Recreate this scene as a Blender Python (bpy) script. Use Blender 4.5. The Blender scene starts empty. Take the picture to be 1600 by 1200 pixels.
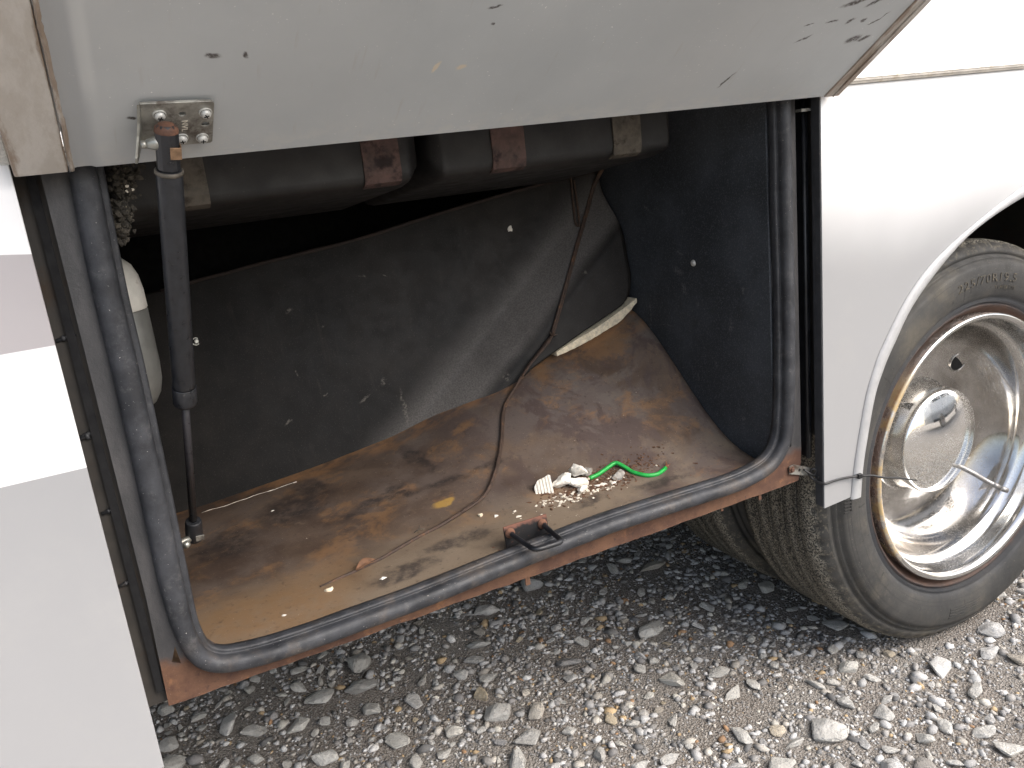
import bpy, bmesh, math, random
import numpy as np
from mathutils import Vector, Matrix, Euler, noise as mnoise

random.seed(7); rng = np.random.default_rng(11)
R = math.radians
scene = bpy.context.scene
col = scene.collection

# ------------------------------------------------------------------ camera, light, exposure
cam_d = bpy.data.cameras.new("camera"); cam = bpy.data.objects.new("camera", cam_d); col.objects.link(cam)
cam.location = (-1.42855, -0.90285, 1.02524)
cam.rotation_euler = (R(74.5566), R(6.1314), R(-27.6472))
cam_d.sensor_width = 36; cam_d.lens = 29.534; cam_d.clip_start = 0.01; cam_d.clip_end = 600
scene.camera = cam

SUN_EL, SUN_AZ = 45, 146          # degrees; azimuth clockwise from +Y
world = bpy.data.worlds.new("World"); scene.world = world; world.use_nodes = True
wn = world.node_tree.nodes; wl = world.node_tree.links
sky = wn.new("ShaderNodeTexSky"); sky.sky_type = 'NISHITA'; sky.sun_disc = False
sky.sun_elevation = R(SUN_EL); sky.sun_rotation = R(SUN_AZ)
sky.air_density = 1.0; sky.dust_density = 4.0; sky.ozone_density = 0.6
hs = wn.new("ShaderNodeHueSaturation"); hs.inputs["Saturation"].default_value = .75; wl.new(sky.outputs[0], hs.inputs["Color"])   # thin overcast: greyer than a clear sky
bg = wn["Background"]; wl.new(hs.outputs[0], bg.inputs[0]); bg.inputs[1].default_value = 0.148
sun_d = bpy.data.lights.new("sun", 'SUN'); sun_d.energy = 1.25; sun_d.angle = R(60); sun_d.color = (1, .985, .965)
sun = bpy.data.objects.new("sun", sun_d); col.objects.link(sun)
_d = Vector((math.sin(R(SUN_AZ))*math.cos(R(SUN_EL)), math.cos(R(SUN_AZ))*math.cos(R(SUN_EL)), math.sin(R(SUN_EL))))
sun.rotation_euler = _d.to_track_quat('Z', 'Y').to_euler(); sun.location = _d*30
vs = scene.view_settings
vs.view_transform = 'Standard'; vs.look = 'None'; vs.gamma = 1; vs.use_curve_mapping = False; vs.exposure = 1.22
scene.render.engine = 'CYCLES'
scene.cycles.max_bounces = 8; scene.cycles.diffuse_bounces = 5; scene.cycles.use_denoising = True

# ------------------------------------------------------------------ node helper
class M:
    def __init__(s, name):
        s.m = bpy.data.materials.new(name); s.m.use_nodes = True
        s.t = s.m.node_tree; s.b = s.t.nodes["Principled BSDF"]
        s._pos = None; s._obj = None
    def n(s, ty): return s.t.nodes.new(ty)
    def lk(s, a, sock):
        if hasattr(a, 'is_output') or isinstance(a, bpy.types.NodeSocket): s.t.links.new(a, sock)
        elif isinstance(a, (tuple, list)):
            v = tuple(a)
            if sock.type == 'RGBA' and len(v) == 3: v = v + (1,)
            sock.default_value = v
        else: sock.default_value = a
    def pos(s):
        if s._pos is None: s._pos = s.n("ShaderNodeNewGeometry").outputs["Position"]
        return s._pos
    def obj(s):
        if s._obj is None: s._obj = s.n("ShaderNodeTexCoord").outputs["Object"]
        return s._obj
    def noise(s, scale, detail=5, rough=.6, vec=None, dist=0.):
        n = s.n("ShaderNodeTexNoise"); s.lk(vec or s.pos(), n.inputs["Vector"])
        n.inputs["Scale"].default_value = scale; n.inputs["Detail"].default_value = detail
        n.inputs["Roughness"].default_value = rough; n.inputs["Distortion"].default_value = dist
        return n.outputs["Fac"]
    def vor(s, scale, vec=None, feature='F1', out="Distance"):
        n = s.n("ShaderNodeTexVoronoi"); n.feature = feature; s.lk(vec or s.pos(), n.inputs["Vector"])
        n.inputs["Scale"].default_value = scale; return n.outputs[out]
    def mr(s, v, a, b, c=0., d=1., smooth=True):
        n = s.n("ShaderNodeMapRange"); n.interpolation_type = 'SMOOTHSTEP' if smooth else 'LINEAR'
        s.lk(v, n.inputs[0]); n.inputs[1].default_value = a; n.inputs[2].default_value = b
        n.inputs[3].default_value = c; n.inputs[4].default_value = d; return n.outputs[0]
    def ma(s, op, a, b=0., clamp=False):
        n = s.n("ShaderNodeMath"); n.operation = op; n.use_clamp = clamp; s.lk(a, n.inputs[0]); s.lk(b, n.inputs[1]); return n.outputs[0]
    def mul(s, *a):
        r = a[0]
        for b in a[1:]: r = s.ma('MULTIPLY', r, b)
        return r
    def mx(s, *a):
        r = a[0]
        for b in a[1:]: r = s.ma('MAXIMUM', r, b)
        return r
    def mix(s, f, a, b):
        n = s.n("ShaderNodeMix"); n.data_type = 'RGBA'; s.lk(f, n.inputs[0]); s.lk(a, n.inputs[6]); s.lk(b, n.inputs[7]); return n.outputs[2]
    def xyz(s, v=None):
        n = s.n("ShaderNodeSeparateXYZ"); s.lk(v or s.pos(), n.inputs[0]); return n.outputs
    def comb(s, x=0., y=0., z=0.):
        n = s.n("ShaderNodeCombineXYZ"); s.lk(x, n.inputs[0]); s.lk(y, n.inputs[1]); s.lk(z, n.inputs[2]); return n.outputs[0]
    def stretch(s, v, sc):
        n = s.n("ShaderNodeMapping"); s.lk(v, n.inputs[0]); n.inputs["Scale"].default_value = sc; return n.outputs[0]
    def ell(s, uv, cx, cy, rx, ry, ang=0, soft=.5):
        n = s.n("ShaderNodeMapping"); n.vector_type = 'TEXTURE'; s.lk(uv, n.inputs[0])
        n.inputs["Location"].default_value = (cx, cy, 0); n.inputs["Rotation"].default_value = (0, 0, R(ang)); n.inputs["Scale"].default_value = (rx, ry, 1)
        l = s.n("ShaderNodeVectorMath"); l.operation = 'LENGTH'; s.t.links.new(n.outputs[0], l.inputs[0])
        return s.mr(l.outputs["Value"], 1+soft*.5, 1-soft*.5)
    def jit(s, uv, scale, amt):
        n = s.n("ShaderNodeTexNoise"); s.lk(uv, n.inputs["Vector"]); n.inputs["Scale"].default_value = scale; n.inputs["Detail"].default_value = 4
        a = s.n("ShaderNodeVectorMath"); a.operation = 'SUBTRACT'; s.t.links.new(n.outputs["Color"], a.inputs[0]); a.inputs[1].default_value = (.5, .5, .5)
        c = s.n("ShaderNodeVectorMath"); c.operation = 'MULTIPLY'; s.t.links.new(a.outputs[0], c.inputs[0]); c.inputs[1].default_value = (amt, amt, 0)
        d = s.n("ShaderNodeVectorMath"); d.operation = 'ADD'; s.lk(uv, d.inputs[0]); s.t.links.new(c.outputs[0], d.inputs[1]); return d.outputs[0]
    def set(s, base=None, rough=None, metal=None, coat=None, coat_rough=None, spec=None):
        for k, v in (("Base Color", base), ("Roughness", rough), ("Metallic", metal), ("Coat Weight", coat), ("Coat Roughness", coat_rough), ("Specular IOR Level", spec)):
            if v is not None: s.lk(v, s.b.inputs[k])
        return s
    def bump(s, h, strength=.3, dist=.001):
        n = s.n("ShaderNodeBump"); s.lk(h, n.inputs["Height"]); n.inputs["Strength"].default_value = strength; n.inputs["Distance"].default_value = dist
        s.t.links.new(n.outputs[0], s.b.inputs["Normal"]); return s

MAT = {}
def simple(name, base, rough=.5, metal=0., var=.25, scale=60, bump=.15, dirt=None, dirt_amt=(.55, .7), dirt_scale=25, coat=None):
    m = M(name); a = m.noise(scale, 6, .65); f = m.mr(a, .3, .7, 1-var, 1+var*.6)
    vm = m.n("ShaderNodeVectorMath"); vm.operation = 'SCALE'; vm.inputs[0].default_value = base[:3]; m.lk(f, vm.inputs["Scale"])
    c = vm.outputs[0]
    rr = m.mr(a, .3, .7, max(rough-.1, .03), min(rough+.12, 1))
    if dirt:
        d = m.mr(m.noise(dirt_scale, 8, .7), dirt_amt[0], dirt_amt[1]); c = m.mix(d, c, dirt); rr = m.ma('ADD', rr, m.mul(d, .25), True)
    m.set(base=c, rough=rr, metal=metal, coat=coat)
    if bump: m.bump(m.noise(scale*8, 4, .7), bump, .0006)
    MAT[name] = m.m; return m.m

# ------------------------------------------------------------------ mesh helpers
class MB:
    def __init__(s): s.v = []; s.f = []; s.sm = []
    def add(s, vs, fs, smooth=False):
        o = len(s.v); s.v += [tuple(v) for v in vs]
        s.f += [tuple(i+o for i in f) for f in fs]; s.sm += [smooth]*len(fs); return s
    def box(s, x0, x1, y0, y1, z0, z1, mat=None):
        v = [(x, y, z) for z in (z0, z1) for y in (y0, y1) for x in (x0, x1)]
        if mat is not None: v = [tuple(mat @ Vector(p)) for p in v]
        return s.add(v, [(0, 2, 3, 1), (4, 5, 7, 6), (0, 1, 5, 4), (2, 6, 7, 3), (0, 4, 6, 2), (1, 3, 7, 5)])
    def tube(s, pts, r, seg=12, cap=True, smooth=True, flat=1.0):
        pts = [Vector(p) for p in pts]; n = len(pts); rr = r if hasattr(r, '__len__') else [r]*n
        t0 = (pts[1]-pts[0]).normalized(); up = Vector((0, 0, 1)) if abs(t0.z) < .9 else Vector((1, 0, 0))
        u = t0.cross(up).normalized(); vs = []
        for i, p in enumerate(pts):
            t = (pts[min(i+1, n-1)]-pts[max(i-1, 0)]).normalized(); u = (u-t*u.dot(t)).normalized(); w = t.cross(u)
            for k in range(seg):
                a = 2*math.pi*k/seg; vs.append(p+u*math.cos(a)*rr[i]+w*math.sin(a)*rr[i]*flat)
        fs = [(i*seg+k, i*seg+(k+1) % seg, (i+1)*seg+(k+1) % seg, (i+1)*seg+k) for i in range(n-1) for k in range(seg)]
        s.add(vs, fs, smooth)
        if cap:
            o = len(s.v)-n*seg
            s.f.append(tuple(o+k for k in reversed(range(seg)))); s.f.append(tuple(o+(n-1)*seg+k for k in range(seg))); s.sm += [False, False]
        return s
    def lathe(s, prof, origin=(0, 0, 0), axis=(0, 1, 0), seg=64, smooth=True, mod=None):
        """prof: list of (radius, distance along axis)"""
        A = Vector(axis).normalized(); up = Vector((0, 0, 1)) if abs(A.z) < .9 else Vector((1, 0, 0))
        u = A.cross(up).normalized(); w = A.cross(u); O = Vector(origin); vs = []
        for i, (r, h) in enumerate(prof):
            for k in range(seg):
                a = 2*math.pi*k/seg; rr, hh = (r, h) if mod is None else mod(i, k, r, h)
                vs.append(O+A*hh+u*math.cos(a)*rr+w*math.sin(a)*rr)
        n = len(prof)
        fs = [(i*seg+k, i*seg+(k+1) % seg, (i+1)*seg+(k+1) % seg, (i+1)*seg+k) for i in range(n-1) for k in range(seg)]
        return s.add(vs, fs, smooth)
    def build(s, name, mat, parent=None, bevel=0, sub=0, sharp=None, solid=0):
        me = bpy.data.meshes.new(name); me.from_pydata(s.v, [], s.f)
        me.polygons.foreach_set("use_smooth", s.sm); me.materials.append(mat)
        bm = bmesh.new(); bm.from_mesh(me); bmesh.ops.recalc_face_normals(bm, faces=bm.faces); bm.to_mesh(me); bm.free()
        me.update(); o = bpy.data.objects.new(name, me); col.objects.link(o)
        if parent: o.parent = parent
        if solid:
            md = o.modifiers.new("solid", 'SOLIDIFY'); md.thickness = solid; md.offset = 0
        if bevel:
            md = o.modifiers.new("bevel", 'BEVEL'); md.width = bevel; md.segments = 3; md.limit_method = 'ANGLE'; md.angle_limit = R(35)
            me.polygons.foreach_set("use_smooth", [True]*len(me.polygons))
            w = o.modifiers.new("wn", 'WEIGHTED_NORMAL'); w.keep_sharp = True
        if sub:
            md = o.modifiers.new("sub", 'SUBSURF'); md.levels = sub; md.render_levels = sub
        return o

def plate(name, mat, parent, outer, holes, y0, y1, fn=None, bevel=0):
    """flat plate from a polygon with holes; polygon in (a,b); y0..y1 thickness; fn maps (a,b,y) to xyz"""
    fn = fn or (lambda a, b, y: (a, y, b))
    bm = bmesh.new(); loops = []
    for y in (y0, y1):
        edges = []; ll = []
        for poly in [outer]+list(holes):
            vv = [bm.verts.new(fn(a, b, y)) for a, b in poly]; ll.append(vv)
            for i in range(len(vv)): edges.append(bm.edges.new((vv[i], vv[(i+1) % len(vv)])))
        loops.append(ll); bmesh.ops.triangle_fill(bm, edges=edges, use_beauty=True, use_dissolve=False)
    for l0, l1 in zip(*loops):
        n = len(l0)
        for i in range(n): bm.faces.new((l0[i], l0[(i+1) % n], l1[(i+1) % n], l1[i]))
    bmesh.ops.recalc_face_normals(bm, faces=bm.faces)
    me = bpy.data.meshes.new(name); bm.to_mesh(me); bm.free(); me.materials.append(mat)
    o = bpy.data.objects.new(name, me); col.objects.link(o)
    if parent: o.parent = parent
    if bevel:
        md = o.modifiers.new("bevel", 'BEVEL'); md.width = bevel; md.segments = 2; md.limit_method = 'ANGLE'; md.angle_limit = R(50)
    return o

def catmull(pts, n=8):
    P = [np.array(p, float) for p in pts]; P = [2*P[0]-P[1]]+P+[2*P[-1]-P[-2]]; out = []
    for i in range(1, len(P)-2):
        for k in range(n):
            t = k/n; a, b, c, d = P[i-1:i+3]
            out.append(.5*((2*b)+(c-a)*t+(2*a-5*b+4*c-d)*t*t+(3*b-a-3*c+d)*t**3))
    out.append(P[-2]); return [tuple(p) for p in out]

def empty(name, loc=(0, 0, 0), rot=(0, 0, 0), parent=None):
    o = bpy.data.objects.new(name, None); col.objects.link(o); o.location = loc; o.rotation_euler = rot; o.empty_display_size = .05
    if parent: o.parent = parent
    return o
def tag(o, label, cat, group=None):
    o["label"] = label; o["category"] = cat
    if group: o["group"] = group
    return o

# ------------------------------------------------------------------ materials
# white body paint, left panel with its pale stripes
m = M("left_paint"); p = m.xyz(); z = p[2]; jz = z
low = m.mr(z, .7695, .7705, 1, 0); band = m.mul(m.mr(z, .8945, .8955), m.mr(m.ma('ADD', z, m.mul(p[0], .12)), .8055, .8065, 1, 0))
c = m.mix(low, (.80, .80, .80), (.33, .33, .335)); c = m.mix(band, c, (.39, .365, .37))
film = m.mr(m.noise(6, 8, .65), .45, .75, 0, .16); c = m.mix(film, c, (.5, .48, .44))
m.set(base=c, rough=m.mr(m.noise(30), .3, .7, .28, .42), coat=.35, coat_rough=.12); m.bump(m.noise(3, 2), .02, .004); MAT["left_paint"] = m.m
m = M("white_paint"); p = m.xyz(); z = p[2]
fade_and_grime = m.mul(m.mr(m.ma('ADD', z, m.mul(m.noise(2.5, 4, .5), .12)), 1.08, .84), .95)  # soft fade from white to grey towards the bottom of the panel
c = m.mix(fade_and_grime, (.80, .80, .795), (.275, .275, .278)); sp = m.mr(m.noise(260, 3, .5), .70, .76, 0, .5); c = m.mix(sp, c, (.35, .33, .30))
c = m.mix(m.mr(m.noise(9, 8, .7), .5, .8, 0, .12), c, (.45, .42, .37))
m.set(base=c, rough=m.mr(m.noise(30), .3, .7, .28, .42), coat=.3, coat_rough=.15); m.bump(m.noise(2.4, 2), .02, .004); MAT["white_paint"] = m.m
simple("trim_paint", (.38, .38, .38), .38, var=.08, dirt=(.34, .29, .22), dirt_amt=(.62, .8), dirt_scale=30)
simple("belt_alu", (.52, .49, .44), .45, .2, var=.15, dirt=(.3, .24, .16), dirt_amt=(.5, .75), dirt_scale=40)

# hatch inner sheet (object space: x along the hinge, y up the door)
m = M("hatch_paint"); o_ = m.obj(); ox = m.xyz(o_); uv = m.comb(ox[0], ox[1]); ju = m.jit(uv, 90, .009)
c = m.mix(m.mr(m.noise(3.5, 6, .6, o_), .3, .7), (.445, .470, .480), (.515, .538, .545))
c = m.mix(m.mr(m.noise(1.6, 3, .5, m.stretch(o_, (1, .4, 1))), .4, .75, 0, .35), c, (.50, .48, .46))
flk = m.mul(m.mr(m.noise(330, 2, .5, o_), .705, .74), m.mr(m.noise(14, 4, .6, o_), .45, .6)); c = m.mix(flk, c, (.80, .79, .76))
flk2 = m.mul(m.mr(m.noise(120, 4, .6, o_, 2.), .67, .72), m.mr(m.noise(9, 3, .6, o_), .5, .62), .7); c = m.mix(flk2, c, (.72, .71, .68))
st = m.mul(m.mr(m.noise(34, 6, .6, m.stretch(o_, (4, .35, 1))), .60, .72), .25); c = m.mix(st, c, (.40, .36, .32))
dust = m.mul(m.mr(ox[1], .05, .0), m.mr(m.noise(40, 6, .7, o_), .42, .62), .35); c = m.mix(dust, c, (.62, .60, .55))
band = m.mul(m.mr(ox[0], -1.388, -1.400), .55); c = m.mix(band, c, (.36, .375, .39)); c = m.mix(m.mul(m.mr(ox[0], -1.383, -1.389), m.mr(ox[0], -1.400, -1.394), m.mr(ox[1], .07, .12), .5), c, (.62, .63, .62))
black = None
for (x, y, rx, ry, a) in [(-.5693, .1725, .018, .0035, 20), (-.5342, .1735, .014, .003, 30), (-.516, .111, .0105, .0055, 15), (-.4979, .111, .008, .003, 25), (-.5823, .1435, .008, .0016, 10),
        (-.551, .1432, .006, .003, 40), (-.5290, .1432, .004, .003, 40), (-.6164, .141, .006, .0014, 10), (-.6058, .1168, .010, .0016, 30), (-.5064, .140, .009, .0014, 35), (-.498, .150, .006, .001, 60),
        (-1.2939, .1351, .006, .0032, 0), (-1.2664, .1345, .0025, .0035, 0), (-1.0451, .1813, .006, .0016, 10), (-1.0405, .1601, .002, .002, 0), (-1.362, .0645, .0035, .002, 0), (-.6794, .0517, .0018, .012, -25)]:
    e = m.ell(ju, x, y, rx, ry, a, .9); black = e if black is None else m.mx(black, e)
c = m.mix(m.mul(black, m.mr(m.noise(300, 3, .6, o_), .3, .55, .35, 1)), c, (.075, .065, .06))
tan = m.mx(m.ell(ju, -1.0822, .1056, .0028, .0075, -15, .5), m.ell(ju, -1.055, .104, .005, .003, 20, .9)); c = m.mix(tan, c, (.66, .58, .46))
m.set(base=c, rough=m.mr(m.noise(20, 4, .6, o_), .3, .7, .52, .66), coat=0); m.bump(m.noise(7, 3, .5, o_), .08, .003); MAT["hatch_paint"] = m.m
m = M("hatch_frame"); o_ = m.obj(); ox = m.xyz(o_)
c = m.mix(m.mr(m.noise(45, 8, .7, m.stretch(o_, (1, .35, 1))), .42, .6), (.49, .455, .41), (.56, .53, .49))
rust = m.mr(m.ma('ADD', m.noise(26, 8, .7, m.stretch(o_, (1.5, .3, 1))), m.mx(m.mr(ox[0], -1.448, -1.464, 0, .26), m.mr(ox[0], -1.424, -1.4195, 0, .2))), .62, .78)
rust2 = m.mul(m.mr(m.noise(60, 8, .7, m.stretch(o_, (1, .3, 1))), .55, .75), .4)
c = m.mix(m.mul(rust, .75), c, (.20, .13, .08)); c = m.mix(rust2, c, (.36, .29, .22))
m.set(base=c, rough=.6); m.bump(m.noise(300, 4, .7, o_), .3, .0008); MAT["hatch_frame"] = m.m

# rubber
m = M("seal_rubber"); a = m.noise(26, 8, .68); sc = m.mr(m.noise(60, 8, .75), .52, .72)
p = m.xyz()
c = m.mix(m.mr(a, .3, .7), (.015, .016, .019), (.044, .046, .052)); c = m.mix(m.mul(sc, .6), c, (.10, .098, .097))
wht = m.mr(m.noise(520, 2, .5), .735, .76); c = m.mix(wht, c, (.42, .40, .37))
tan = m.mul(m.mr(p[2], .56, .50), m.mr(m.noise(18, 8, .7), .5, .72), .4); c = m.mix(tan, c, (.16, .12, .085))
m.set(base=c, rough=m.mr(m.noise(35, 6, .7), .3, .7, .42, .66), spec=.45); m.bump(m.ma('ADD', m.noise(900, 2, .6), m.mul(m.noise(70, 6, .7), 2)), .35, .0007); MAT["seal_rubber"] = m.m
simple("strut_black", (.018, .019, .022), .36, var=.3, scale=120, bump=.1, dirt=(.10, .095, .09), dirt_amt=(.64, .78), dirt_scale=90)
simple("rod_steel", (.030, .028, .031), .36, .2, var=.2, scale=150)
simple("zinc", (.42, .42, .38), .42, .75, var=.25, scale=90, dirt=(.16, .12, .085), dirt_amt=(.5, .72), dirt_scale=45)
simple("zinc_dirty", (.38, .375, .34), .5, .6, var=.35, scale=60, dirt=(.085, .06, .045), dirt_amt=(.47, .68), dirt_scale=26)
simple("screw_white", (.60, .60, .57), .4, .3, var=.2, scale=300, dirt=(.2, .17, .13), dirt_amt=(.58, .75), dirt_scale=200)
simple("brass_clip", (.27, .17, .10), .45, .5, var=.3, scale=200)
simple("rusty_iron", (.16, .075, .045), .8, 0, var=.45, scale=45, bump=.5, dirt=(.05, .03, .025), dirt_amt=(.5, .7), dirt_scale=60)
simple("dark_recess", (.034, .030, .026), .7, var=.4, scale=40, dirt=(.05, .035, .025), dirt_amt=(.52, .75), dirt_scale=18)
simple("black_paint", (.014, .015, .018), .42, var=.4, scale=50, dirt=(.06, .055, .05), dirt_amt=(.6, .8), dirt_scale=50)
simple("flange_dark", (.035, .036, .04), .55, var=.35, scale=70, dirt=(.15, .13, .11), dirt_amt=(.58, .8), dirt_scale=140)
simple("underside", (.02, .018, .016), .85, var=.5, scale=12)
simple("hole_dark", (.006, .006, .006), .8, bump=0)
simple("gap_black", (.004, .004, .005), .9, bump=0)

# steel mouth frame: black paint above, bare rust along the bottom
m = M("mouth_steel"); p = m.xyz(); nz = m.noise(28, 8, .68)
rk = m.mr(m.ma('ADD', p[2], m.mul(nz, .045)), .552, .535)
rr = m.mr(m.noise(16, 9, .7), .34, .66); rcol = m.mix(rr, (.066, .030, .019), (.135, .068, .038))
rcol = m.mix(m.mr(m.noise(40, 7, .7), .55, .72), rcol, (.20, .095, .045)); rcol = m.mix(m.mr(m.noise(70, 6, .7), .58, .7), rcol, (.040, .022, .019))
rcol = m.mix(m.mr(m.noise(600, 2, .5), .70, .75), rcol, (.33, .25, .21))
blk = m.mix(m.mr(m.noise(30, 8, .7, m.stretch(m.pos(), (1, 1, .3))), .35, .7), (.036, .036, .038), (.072, .069, .070))
m.set(base=m.mix(rk, blk, rcol), rough=m.mix(rk, (.5, .5, .5), (.85, .85, .85))); m.bump(m.noise(240, 6, .75), .5, .0012); MAT["mouth_steel"] = m.m

# compartment floor: stained rusty sheet
m = M("floor_rust"); p = m.xyz(); x, y, z = p; uv = m.comb(x, y); ju = m.jit(uv, 14, .06)
n1 = m.noise(4.2, 8, .62, m.stretch(m.pos(), (1, 1.3, 1)), .4); n2 = m.noise(11, 9, .66, dist=.3); n3 = m.noise(45, 8, .7)
c = m.mix(m.mr(n1, .36, .64), (.070, .046, .034), (.138, .096, .069)); c = m.mix(m.mul(m.mr(n2, .45, .68), .7), c, (.13, .100, .082))
right = m.mr(x, -1.10, -.78); back = m.mr(z, .52, .60)
c = m.mix(m.mul(m.mr(m.noise(6, 9, .64, dist=.6), .42, .56), right, .85), c, (.115, .092, .083))
c = m.mix(m.mul(m.mr(m.noise(7.5, 8, .6, m.stretch(m.pos(), (1.6, 1, .7)), .8), .50, .56), m.mr(x, -1.0, -.8), .9), c, (.080, .056, .050))
c = m.mix(m.mul(m.mr(m.noise(8.2, 8, .62, m.stretch(m.pos(), (1, 1, 1.3)), .5), .53, .60), back, .7), c, (.14, .115, .098))
c = m.mix(m.mul(m.mr(m.noise(9, 9, .68, dist=.4), .52, .64), .7), c, (.22, .120, .056))       # orange rust
dirt = m.mul(m.mr(y, .24, .09), m.mr(m.ma('ADD', n2, m.mul(m.ell(ju, -1.08, .11, .30, .09, 0, 1.2), .25)), .42, .72)); c = m.mix(m.mul(dirt, .9), c, (.190, .146, .102))
oran = m.ell(m.jit(uv, 9, .09), -1.31, .10, .12, .07, 10, 1.2); c = m.mix(m.mul(oran, m.mr(n3, .3, .6, .5, 1)), c, (.195, .118, .060))
c = m.mix(m.ell(ju, -1.02, .228, .020, .010, 0, .5), c, (.36, .22, .06))
dk = None
for e in [(-1.215, .38, .055, .05, 10), (-1.17, .42, .02, .05, 20), (-1.11, .30, .07, .010, 15), (-1.06, .29, .03, .008, -10), (-1.0, .37, .012, .06, 10), (-.92, .27, .03, .008, 0), (-.99, .275, .035, .009, -15),
        (-1.135, .085, .05, .018, 10), (-.83, .11, .03, .012, 5), (-1.04, .12, .05, .016, 0), (-1.33, .34, .05, .05, 0), (-.70, .095, .05, .010, -5)]:
    k = m.ell(m.jit(uv, 40, .035), *e, .9); dk = k if dk is None else m.mx(dk, k)
c = m.mix(m.mul(dk, m.mr(m.noise(60, 6, .7), .35, .6, .25, .85)), c, (.030, .023, .021))
c = m.mix(m.mul(m.mr(n3, .56, .72), .5), c, (.19, .135, .09)); c = m.mix(m.mul(m.mr(m.noise(130, 6, .7), .56, .70), .55), c, (.04, .028, .022))
edge = m.mul(m.mr(m.noise(22, 8, .7, m.stretch(m.pos(), (.6, 1, 1))), .42, .6), m.mr(m.ma('ADD', y, m.mul(x, .195)), .225, .255)); c = m.mix(m.mul(edge, .65), c, (.30, .155, .07))
c = m.mix(m.mr(m.noise(700, 2, .5), .725, .755), c, (.45, .38, .30))
m.set(base=c, rough=m.mr(n2, .3, .7, .5, .8)); m.bump(m.ma('ADD', m.noise(180, 7, .75), m.mul(m.noise(18, 5, .6), 2.5)), .35, .0012); MAT["floor_rust"] = m.m

# black boards
m = M("back_board"); p = m.xyz(); uv = m.comb(p[0], p[2]); ju = m.jit(uv, 60, .012)
n1 = m.noise(7, 7, .62); c = m.mix(m.mr(n1, .35, .68), (.0085, .0078, .0072), (.019, .0165, .0145))
c = m.mix(m.mul(m.mr(m.noise(20, 6, .6, m.stretch(m.pos(), (3.5, 1, .5))), .58, .75), .25), c, (.04, .033, .028))
dust = m.mr(m.noise(820, 2, .55), .60, .78, 0, .5); c = m.mix(dust, c, (.12, .105, .092))
d_ = m.ma('ADD', m.ma('ADD', m.mul(p[0], .654), m.mul(p[2], -.757)), 1.0516-.026); d_ = m.ma('ADD', d_, m.mul(m.noise(5, 4, .5), .03)); sheen_band = m.mul(m.mr(d_, -.080, .002), m.mr(d_, .034, .012), m.mr(m.noise(400, 3, .6), .3, .7, .55, 1), m.mr(m.noise(6, 5, .6), .2, .6, .55, 1)); c = m.mix(m.mul(sheen_band, .85), c, (.175, .162, .152))  # diagonal sheen on the board, painted as a lighter band in its colour
sc = None
for e in [(-1.13, .805, .006, .003, 30), (-.973, .607, .003, .028, 3), (-1.0, .66, .007, .004, 60), (-1.037, .637, .011, .0022, 25), (-.80, .640, .006, .007, 0), (-1.08, .77, .003, .0015, 0), (-1.0, .845, .009, .0015, -20), (-.96, .84, .005, .001, -10), (-1.14, .70, .0012, .008, 20), (-.62, .80, .004, .004, 0), (-1.17, .62, .008, .0018, 30), (-1.10, .655, .004, .001, 0)]:
    k = m.ell(ju, *e, .9); sc = k if sc is None else m.mx(sc, k)
c = m.mix(m.mul(sc, m.mr(m.noise(260, 4, .6), .4, .62, 0, .45)), c, (.22, .20, .17))
m.set(base=c, rough=m.mr(m.noise(40, 5, .6), .3, .7, .48, .6), spec=.22); m.bump(m.noise(700, 3, .65), .3, .0006); MAT["back_board"] = m.m
m = M("side_board"); p = m.xyz(); uv = m.comb(p[1], p[2]); ju = m.jit(uv, 60, .012)
c = m.mix(m.mr(m.noise(9, 6, .6), .35, .7), (.023, .027, .032), (.048, .055, .065)); g = m.noise(480, 3, .65)
c = m.mix(m.mr(g, .50, .70, 0, .65), c, (.115, .125, .142))
sc = None
for e in [(.335, .715, .0022, .022, 0), (.338, .685, .0014, .012, 0), (.219, .56, .005, .012, 30), (.235, .575, .003, .010, 20), (.10, .568, .004, .006, 0), (.328, .905, .010, .003, 30), (.30, .905, .008, .001, 0), (.201, .747, .004, .005, 0), (.242, .831, .009, .004, 0), (.248, .80, .012, .006, 20), (.16, .649, .003, .006, 0), (.235, .77, .006, .01, 0), (.12, .72, .006, .01, 20), (.09, .78, .004, .006, 0), (.29, .70, .02, .0008, -5), (.21, .62, .003, .006, 0), (.26, .545, .014, .0015, 40)]:
    k = m.ell(ju, *e, .9); sc = k if sc is None else m.mx(sc, k)
c = m.mix(m.mul(sc, m.mr(m.noise(260, 4, .6), .42, .62, 0, .35)), c, (.22, .22, .22))
m.set(base=c, rough=.62); m.bump(g, .6, .0012); MAT["side_board"] = m.m
m = M("tank_plastic"); c = m.mix(m.mr(m.noise(12, 7, .65), .3, .7), (.008, .008, .0082), (.019, .0182, .0175)); c = m.mix(m.mr(m.noise(600, 2, .5), .71, .77, 0, .6), c, (.2, .18, .15))
m.set(base=c, rough=m.mr(m.noise(30), .3, .7, .45, .65)); m.bump(m.noise(260, 5, .7), .3, .0008); MAT["tank_plastic"] = m.m
simple("strap_galv", (.115, .10, .08), .6, .3, var=.4, scale=70, dirt=(.045, .035, .028), dirt_amt=(.5, .7), dirt_scale=60)
simple("strap_rust", (.105, .062, .052), .6, .15, var=.45, scale=50, dirt=(.025, .016, .016), dirt_amt=(.45, .62), dirt_scale=28)
simple("foam_cream", (.78, .68, .50), .9, var=.3, scale=120, bump=.6, dirt=(.18, .13, .08), dirt_amt=(.58, .72), dirt_scale=60)
simple("foam_white", (.80, .76, .68), .85, var=.16, scale=150, bump=.5, dirt=(.42, .33, .22), dirt_amt=(.56, .76), dirt_scale=90)
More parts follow.
